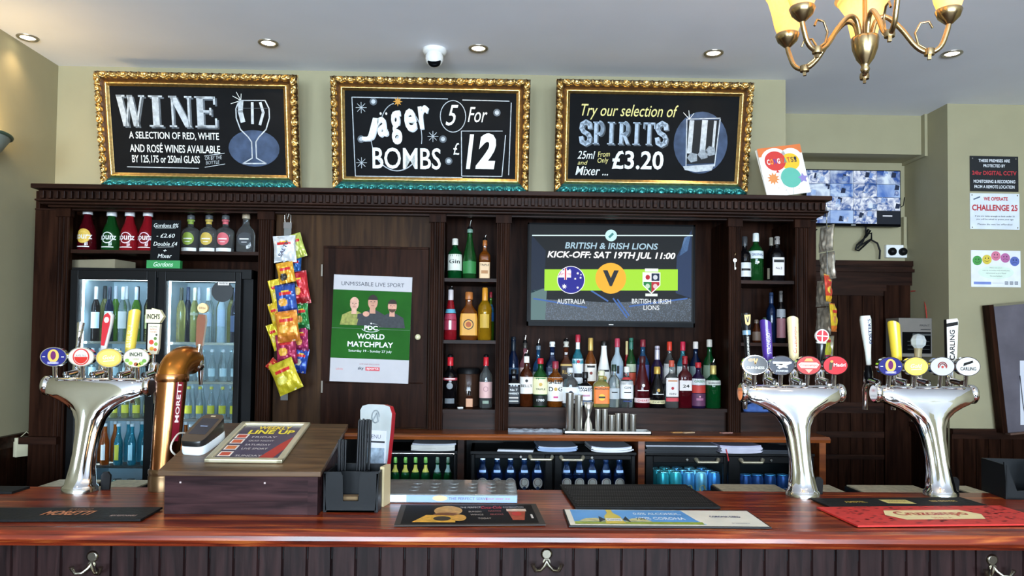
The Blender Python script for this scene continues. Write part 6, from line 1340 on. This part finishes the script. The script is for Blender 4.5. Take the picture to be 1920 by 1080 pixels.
Wt = P('#eef2ee', .5); m.text('PDC', 0, h * .02, w * .34, h * .085, Wt, k_ * 7, .03); m.arc(0, h * .02, w * .24, h * .075, 200, 330, .003, Wt, k_ * 7); m.ell(0, h * .105, .004, .004, Wt, k_ * 7, 10); m.arc(0, h * .02, w * .24, h * .085, 20, 80, .003, Wt, k_ * 7)
m.text('WORLD', 0, -h * .14, w * .7, h * .1, Wt, k_ * 3, .02); m.text('MATCHPLAY', 0, -h * .29, w * 1.16, h * .1, Wt, k_ * 3, .02); m.text('Saturday 19 - Sunday 27 July', 0, -h * .42, w * 1.1, h * .055, Wt, k_ * 3)
m.text('LIVE AND EXCLUSIVE', 0, -h * .66, w * .5, h * .025, P('#a85a60', .5), k_ * 2); m.text('sky', -w * .22, -h * .745, w * .15, h * .07, P('#2a2a3a', .5), k_ * 2, .02); m.rect(-w * .1, w * .26, -h * .78, -h * .71, P('#c83a44', .5), k_ * 2); m.text('sports', w * .08, -h * .745, w * .3, h * .05, Wt, k_ * 3); m.text('Ladbrokes', -w * .76, -h * .76, w * .18, h * .04, P('#d8807c', .5), k_ * 2)
m.stroke([(-w, -.0), (w, -.0)], .0015, P('#2f5a2c', .4), k_ * 2)
tag(m.build('poster', None, (q.x, Y - .004, q.z), (0, R_(1.4), 0)), 'green sports poster with three men on the cupboard door', 'poster')
# ------------------------------------------------------------------ small signs
YG = 3.70; q = at(304, 500, YG); zb_ = ZFT; s_ = sc(YG); m = MB(); t = thing('table_sign', 'small black chalk sign with green base on the tall fridge', 'sign', (q.x, YG + .025, ZFT + .0008), (R_(-3), 0, 0))
hs = 92 * s_; m.box(-27 * s_, 27 * s_, -.002, .002, 0.0, hs, SLATE)
for s, z, ww in (('Gordons 0%', .89, 46), ('→£2.60', .68, 34), ('Double £4', .51, 44), ('+', .37, 6), ('Mixer', .26, 26)): m.text(s.replace('→', '- '), 0, hs * z, ww * s_, 7.5 * s_ if s != '+' else 5 * s_, CHALK, -.003, 0, .2)
m.stroke([(-20 * s_, hs * .835), (18 * s_, hs * .84)], .0015, CHALK, -.003); m.stroke([(-14 * s_, hs * .44), (16 * s_, hs * .45)], .0012, CHALK, -.003); m.build('chalk_card', t)
m = MB(); m.box(-31 * s_, 31 * s_, -.014, .014, 0, 15 * s_, P('#2f8a4a', .4)); m.text('Gordons', 0, 7.5 * s_, 36 * s_, 9 * s_, P('#cfe8d0', .4), -.0146, .01, .3); m.build('base_block', t)
q = at(165, 492, 3.8); tag(MB().box(-.12, .14, -.05, .1, 0, .05, P('#8a8068', .7)).build('cardboard_box', None, (q.x + .02, 3.86, ZFT + .0006), (0, 0, R_(-14)), .003), 'flat grey brown carton lying on top of the tall fridge', 'carton')
# greeting card on the cabinet top
q = at(1480, 366, 3.70); s_ = sc(3.70); w, h = 88 * s_ / 2, 98 * s_; t = thing('greeting_card', 'orange and white congratulations card with balloons on the cabinet top', 'card', (q.x, 3.70, ZC + .0008 + w * math.sin(R_(9))), (R_(-8), 0, R_(4)))
m = MB(); CP = lambda h_: P(h_, .55, var=.03); sk_ = -.10
def sh(x, z): return (x + sk_ * 0 * z, z)
m.box(-w, w, 0, .001, 0, h, CP('#eeeae2')); m.rect(-w, w, h * .82, h, CP('#d8743c'), -.0004); m.ell(-w * .3, h * .74, w * .62, h * .235, CP('#efeae2'), -.0008); m.ell(w * .45, h * .74, w * .5, h * .2, CP('#efeae2'), -.0008)
m.ell(w * .38, h * .66, w * .42, h * .175, CP('#e6b82c'), -.0012); m.ell(-w * .3, h * .71, w * .48, h * .2, CP('#cc3a34'), -.0016); m.poly([(-w * .3, h * .52), (-w * .2, h * .47), (-w * .38, h * .47)][::-1], CP('#cc3a34'), -.0016); m.ell(w * .25, h * .34, w * .46, h * .205, CP('#5fae9a'), -.002)
for i, (ch, hx) in enumerate(zip('CONGRATS!', ('#e8e4dc', '#e6a03c', '#5a4a9c', '#f0ece4', '#c8603c', '#5a9a94', '#c8582c', '#7a5a3c', '#2a2a3a'))): m.text(ch, -w * .62 + i * w * .155, h * .70, w * .13, h * .11, CP(hx), -.0026, .03)
m.star(-w * .55, h * .36, w * .3, CP('#d8884a'), 10, .55, -.0012); m.star(w * .78, h * .3, w * .24, CP('#8f80b8'), 5, .5, -.0026); m.stroke([(w * .25, h * .14), (w * .2, 0)], .0012, CP('#5a5a5a'), -.0024); m.stroke([(-w * .3, h * .5), (-w * .1, h * .15), (0, 0)], .001, CP('#8a8a8a'), -.0011)
for x, z in ((-.4, .16), (-.1, .1), (.5, .1), (.3, .92)): m.ell(w * x, h * z, .002, .002, CP('#8a7a7a'), -.0013, 8)
m.build('front_leaf', t, (0, 0, 0), (0, R_(-9), 0)); MB().box(-w, w, 0, .001, 0, h, CP('#eeeae2')).build('back_leaf', t, (0, .003, 0), (R_(-4), R_(-9), 0))
# key on the pilaster
q = at(1377, 478, YF - .02); t = thing('hanging_key', 'small steel key hanging from a hook on the right pilaster', 'key', (q.x, YF - .022, q.z))
MB().tube([(0, .008, .012), (0, -.004, .012), (.004, -.008, .004), (0, -.006, -.002)], .0015, BRASS, 8).build('hook', t); m = MB(T=Matrix.Translation((0, -.006, -.03)) @ Matrix.Rotation(R_(90), 4, 'X')); m.lathe([(.010, -.001), (.010, .001)], STEEL, 16, (0, -.01 + .012, 0)); m.T = Matrix.Translation((0, -.006, -.03)); m.box(-.002, .002, -.001, .001, -.045, -.006, STEEL); m.box(.002, .006, -.001, .001, -.044, -.034, STEEL); m.build('key_blade', t)
# notices on the pillar
Yp = 4.446
def notice(name, label, x0, y0, x1, y1, mat, draw, th=.003):
    c = at((x0 + x1) / 2, (y0 + y1) / 2, Yp); s_ = sc(Yp); w, h = (x1 - x0) * s_ / 2, (y1 - y0) * s_ / 2; m = MB(); m.box(-w, w, 0, th, -h, h, mat); draw(m, w, h)
    return tag(m.build(name, None, (c.x, Yp - .001, c.z)), label, name.replace('_', ' ') if name != 'wall_sign' else 'sign')
TXW, TXR, TXK = P('#e4e6ea', .5), P('#b8242c', .5), P('#1c1c24', .5)
def d1(m, w, h):
    m.text('THESE PREMISES ARE', 0, h * .74, w * 1.3, h * .17, TXW, -.001, .02); m.text('PROTECTED BY', 0, h * .45, w * .9, h * .17, TXW, -.001, .02); m.text('24hr DIGITAL CCTV', 0, h * .04, w * 1.84, h * .24, P('#b8323a', .5), -.001, .025); m.text('MONITORING & RECORDING', 0, -h * .44, w * 1.72, h * .18, TXW, -.001, .02); m.text('FROM A REMOTE LOCATION', 0, -h * .74, w * 1.66, h * .18, TXW, -.001, .02)
    for x in (-.9, .9): m.ell(w * x, h * .86, .004, .004, STEEL, -.001, 10)
notice('wall_sign', 'black security camera warning sign on the pillar', 1817, 292, 1911, 360, P('#1e2024', .4), d1)
def d2(m, w, h):
    m.text('WE OPERATE', w * .04, h * .70, w * .98, h * .2, TXR, -.001, .03); m.text('CHALLENGE 25', 0, h * .2, w * 1.84, h * .34, TXR, -.001, .03); m.text('If you are lucky enough to look under 25', 0, -h * .28, w * 1.6, h * .1, TXK, -.001, .01); m.text('you will be asked to prove your age', 0, -h * .45, w * 1.5, h * .1, TXK, -.001, .01); m.text('Please do not be offended', 0, -h * .72, w * 1.4, h * .09, TXK, -.001); m.stroke([(-w * .85, h * .66), (-w * .6, h * .8)], .008, P('#5a6a7a', .5), -.001)
    for x in (-.92, .92):
        for z in (-.9, .9): m.ell(w * x, h * z, .004, .004, STEEL, -.001, 10)
notice('wall_sign', 'white age check sign with red lettering on the pillar', 1817, 362, 1913, 431, P('#dde2e8', .3), d2)
def d3(m, w, h):
    for i, (x, z, hx) in enumerate(((-.75, .44, '#4a9a4a'), (-.36, .5, '#dcc44a'), (.0, .7, '#d87a94'), (.38, .6, '#b86a9c'), (.76, .42, '#5a6ab0'))):
        m.ell(w * x, h * z, w * .19, w * .19, P(hx, .5), -.001, 24)
        for d_ in (-.06, .06): m.ell(w * (x + d_), h * z + w * .05, w * .02, w * .03, TXK, -.0014, 8)
        m.arc(w * x, h * z - (0 if i < 3 else w * .12), w * .1, w * .08, 200 if i < 3 else 30, 340 if i < 3 else 150, .002, TXK, -.0014, 8)
    m.ell(0, -h * .2, w * .72, h * .36, P('#dcebdc', .5), -.0008, 30)
    for z, s, ww in ((.05, 'How was your', .5), (-.1, 'visit to us today and would you', 1.1), (-.24, 'recommend us to a friend', .8), (-.4, 'We love feedback', .5)): m.text(s, 0, h * z, w * ww, h * .07, P('#5a6a5a', .5), -.0014)
    m.rect(-w * .9, -w * .2, -h * .86, -h * .72, P('#7a8ac8', .5), -.001); m.stroke([(-w * .15, -h * .78), (w * .3, -h * .78)], .0015, P('#8a8a9a', .5), -.001)
    for x in (.42, .62, .82): m.rect(w * (x - .07), w * (x + .07), -h * .86, -h * .68, P('#8a8e96', .5), -.001); m.text('EN', w * x, -h * .77, w * .08, h * .07, TXW, -.0014)
notice('feedback_notice', 'white feedback notice with five coloured smiley faces on the pillar', 1819, 469, 1915, 539, P('#e9eaee', .45), d3)
# leaning metal board with a pinned sheet
q = at(1925, 684, 4.33); s_ = sc(4.33); t = thing('notice_board', 'grey metal notice board with a white sheet beside the pillar dado', 'notice board', (q.x + .1, 4.36, q.z), (0, R_(-6), 0)); w, h = .235, 246 * s_ / 2
MB().box(-w, w, 0, .025, -h, h, P('#6b6670', .4, .35, var=.2, scale=6), ).build('board', t); MB().box(-w - .03, -w - .002, .0, .06, -h, h, DARK).build('side_rail', t); MB().box(-w - .005, w, -.006, 0, h - .012, h, STEEL).build('top_rail', t); MB().box(-w, w, -.02, .03, -h - .012, -h - .001, P('#5a4238', .4)).build('bottom_rail', t)
m = MB(T=Matrix.Translation((.03, -.004, -.17)) @ Matrix.Rotation(R_(6), 4, 'Y')); m.box(-.17, .17, 0, .001, -.19, .19, PAPER); m.text('HOUSE RULES', -.04, .155, .12, .014, TXK, -.001, .02)
for i in range(16): m.stroke([(-.13, .125 - i * .018), (.1 - .03 * (i % 3), .125 - i * .018)], .004, P('#7d7f88', .6), -.001)
m.stroke([(-.17, .1), (-.155, -.06), (-.14, -.15)], .005, TXK, -.001); m.build('pinned_sheet', t)
# grey wall unit on the alcove side
Yb = 4.62; q = at(1737, 633, Yb); s_ = sc(Yb); w, h = 64 * s_ / 2, 74 * s_ / 2; t = thing('wall_unit', 'grey boxy wall unit with dark window in the alcove', 'wall unit', (XP - w - .002, Yb, q.z)); GP = P('#77716a', .5)
MB().box(-w, w, 0, .16, -h, h, GP).build('housing', t, bevel=.004); m = MB(); m.box(-w * .8, w * .9, -.003, 0, -h * .82, h * .28, BLACKG); m.rect(-w * .2, w * .88, h * .1, h * .2, P('#4a4c4c', .4), -.004)
for z in (-.2, -.4, -.6): m.stroke([(-w * .5, h * z), (w * .8, h * z)], .004, P('#3a3c3c', .3), -.004)
m.build('window', t); m = MB(); m.text('PRINT', w * .55, h * .62, w * .6, h * .1, TXK, -.001); m.rect(w * .3, w * .9, h * .4, h * .43, TXK, -.001); m.build('control_label', t)
m = MB(); m.tube([at(1738, 600, Yb + .05), at(1736, 580, Yb + .06), at(1733, 560, Yb + .1), at(1728, 545, Yb + .15), at(1708, 546, 4.84)], .004, P('#a03428', .5), 8); tag(m.build('red_cable'), 'thin red cable rising from the grey wall unit in the alcove', 'cable')
# tag hanging on the left dado
q = atx(45, 834, XL + .05); m = MB(); t = thing('hanging_tag', 'cream card tag hanging by a string from the left dado ledge', 'tag', (XL + .06, q.y, q.z), (0, 0, R_(62))); CRM = P('#d8cfae', .6)
MB().box(-.055, .055, -.012, .012, -.055, .04, CRM).build('card', t, bevel=.002); MB().rect(.0, .035, -.0, .022, P('#8a8468', .6), -.0126).build('print', t); MB().tube([(-.03, 0, .04), (0, .0, .065), (.03, 0, .04)], .0018, CRM, 6).build('string', t)
# ------------------------------------------------------------------ ceiling fittings
GLOW = P('#fff0d2', .4, emit=9.0)
dl = None
for i, (px, py, lb) in enumerate(((52, 70, 'recessed ceiling downlight at the far left by the wall'), (503, 80, 'recessed ceiling downlight above the wine chalkboard'), (897, 90, 'recessed ceiling downlight right of the dome camera'), (1338, 99, 'recessed ceiling downlight above the spirits chalkboard'), (1785, 100, 'recessed ceiling downlight at the right behind the chandelier'))):
    q = atz(px, py, CZ); t = thing('ceiling_downlight', lb, 'downlight', (q.x, q.y, CZ), group='recessed downlights along the ceiling')
    MB().lathe([(.05, 0), (.05, -.004), (.046, -.007), (.036, -.006), (.034, -.001)], P('#b5ada0', .3, .9), 28, cap0=False, cap1=False).build('trim_ring', t); MB().lathe([(.034, -.001), (.02, -.0035), (.001, -.004)], GLOW, 24, cap0=False).build('lamp', t)
    spot((q.x, q.y, CZ - .012), 3.5 if px < 100 else 7)
for x, y in ((-1.6, 1.6), (0.0, 1.4), (1.9, 1.2)): spot((x, y, CZ - .012), 9)  # extra unseen spots nearer the viewer, added without fittings
q = atz(815, 93, CZ); t = thing('dome_camera', 'white dome security camera on the ceiling above the middle chalkboard', 'camera', (q.x, q.y, CZ)); WH = P('#e4e4e2', .35)
MB().lathe([(.060, 0), (.061, -.012), (.056, -.022), (.05, -.026), (.046, -.028)], WH, 32).build('mount', t); MB(T=Matrix.Translation((0, -.012, -.05)) @ Matrix.Rotation(R_(-12), 4, 'X')).lathe([(.046 * math.cos(a), .046 * math.sin(a)) for a in [R_(d) for d in (50, 30, 10, -10, -30, -50)]], WH, 28).build('ball', t)
m = MB(T=Matrix.Translation((.002, -.034, -.072)) @ Matrix.Rotation(R_(62), 4, 'X')); m.lathe([(.031, -.012), (.034, 0), (.03, .006), (.012, .009)], BLACKG, 26); m.build('lens', t)
# left wall uplighter
q = atx(-22, 262, XL); t = thing('wall_uplighter', 'half bowl plaster wall light with dark rim on the left wall', 'wall light', (XL, q.y - .12, q.z)); m = MB()
n = 20; rings = []
for r, z in ((.15, 0), (.148, -.012), (.12, -.06), (.08, -.115), (.03, -.15)): rings.append([(max(.001, r * math.cos(a)), r * 1.1 * math.sin(a), z) for a in [-math.pi / 2 + math.pi * k / n for k in range(n + 1)]])
vs = [p_ for r in rings for p_ in r]; m.add(vs, [(i * 21 + j, (i + 1) * 21 + j, (i + 1) * 21 + j + 1, i * 21 + j + 1) for i in range(4) for j in range(20)], P('#8f9488', .6), True); m.build('bowl', t)
m = MB(); m.tube([(.152 * math.cos(a) + .002, .168 * math.sin(a), .0) for a in [-math.pi / 2 + math.pi * k / 20 for k in range(21)]], .008, P('#4a5a48', .5), 8); m.build('rim', t)
MB().lathe([(.001, -.04), (.03, -.03), (.03, .01), (.001, .02)], P('#ffe2a8', .4, emit=6), 16, (.07, 0, -.02)).build('bulb', t)
point((XL + .09, q.y - .12, q.z + .06), 6, (1, .70, .32), .05)
# chandelier
def shade_mat():
    m = bpy.data.materials.new('frosted_glass_shade'); m.use_nodes = True; n, l = m.node_tree.nodes, m.node_tree.links; n.remove(n['Principled BSDF'])
    a, b_, c = n.new('ShaderNodeBsdfTranslucent'), n.new('ShaderNodeBsdfDiffuse'), n.new('ShaderNodeMixShader'); nz = n.new('ShaderNodeTexNoise'); nz.inputs['Scale'].default_value = 25
    rp = n.new('ShaderNodeValToRGB'); rp.color_ramp.elements[0].color = lin('#f3d79a'); rp.color_ramp.elements[1].color = lin('#fbe9c0'); l.new(nz.outputs['Fac'], rp.inputs['Fac'])
    l.new(rp.outputs[0], a.inputs[0]); l.new(rp.outputs[0], b_.inputs[0]); c.inputs[0].default_value = .45; l.new(a.outputs[0], c.inputs[1]); l.new(b_.outputs[0], c.inputs[2]); l.new(c.outputs[0], n['Material Output'].inputs[0]); return m


DC = 1.9; q = at(1622, 96, DC); ch = thing('chandelier', 'brass chandelier with five upturned glowing glass shades hanging from the ceiling', 'chandelier', (q.x, DC, q.z)); RR = .195; zc = at(1478, 66, DC + .1).z - q.z
MB().lathe([(.001, -.062), (.008, -.058), (.012, -.048), (.009, -.04), (.012, -.034), (.022, -.02), (.031, .005), (.034, .03), (.033, .036), (.012, .036)], BRASS, 28).build('urn', ch)
MB().tube([(0, 0, .03), (0, 0, CZ - q.z - .03)], .006, BRASS, 12).build('rod', ch); MB().lathe([(.01, -.05), (.05, -.02), (.06, -.001), (.06, 0)], BRASS, 28, (0, 0, CZ - q.z)).build('ceiling_rose', ch)
SHD_M = shade_mat()
for i, ad in enumerate((64, 145, 196, 264, 343)):
    a = R_(ad); T = Matrix.Rotation(a, 4, 'Z'); m = MB(T=T); pr = []
    for k in range(25):
        f = k / 24
        pr.append((.018 + (RR - .018) * f, 0, .036 + .03 * math.sin(min(f * 3.2, 1) * math.pi / 2 * 1.2) - .075 * math.sin(max(0, (f - .25) / .6) * math.pi / 2 * 1.15) ** 2 if f < .85 else 0))
    B4 = [(.015, .03), (.025, .075), (.05, .085), (.085, .05), (.12, .0), (.150, -.018), (.176, -.005), (.190, .03), (RR, zc - .03)]
    sp = []
    for k in range(len(B4) - 1):
        p0, p1, p2, p3 = B4[max(k - 1, 0)], B4[k], B4[k + 1], B4[min(k + 2, len(B4) - 1)]
        for s in range(4):
            t_ = s / 4; sp.append(tuple(.5 * (2 * p1[d] + (p2[d] - p0[d]) * t_ + (2 * p0[d] - 5 * p1[d] + 4 * p2[d] - p3[d]) * t_ ** 2 + (3 * p1[d] - p0[d] - 3 * p2[d] + p3[d]) * t_ ** 3) for d in (0, 1)))
    sp.append(B4[-1]); m.tube([(r, 0, z) for r, z in sp], .0065, BRASS, 10); m.lathe([(.012, -.008), (.013, 0), (.012, .008)], BRASS, 14, (.15, 0, -.017)); m.box(.146, .154, -.004, .004, -.036, -.018, BRASS)
    ar = m.build('arm', ch)
    m = MB(T=T); m.tube([(.15 + .0, 0, -.012), (.125, 0, .005), (.118, 0, .035), (.13, 0, .06), (.15, 0, .062), (.158, 0, .045)], .003, BRASS, 8); m.build('scroll', ar)
    MB(T=T).lathe([(.007, -.03), (.012, -.026), (.026, -.012), (.032, .004), (.03, .008)], BRASS, 24, (RR, 0, zc)).build('cup', ar)
    MB(T=T).lathe([(.024, .002), (.034, .03), (.042, .07), (.052, .105), (.07, .135), (.078, .142), (.076, .143), (.05, .106), (.04, .07), (.032, .03), (.02, .004)], SHD_M, 28, (RR, 0, zc), cap0=False, cap1=False).build('glass_shade', ar)
    p_ = Vector((q.x, DC, q.z)) + (T @ Vector((RR, 0, zc + .11))); point(p_, 5.5, (1, .80, .52), .025)
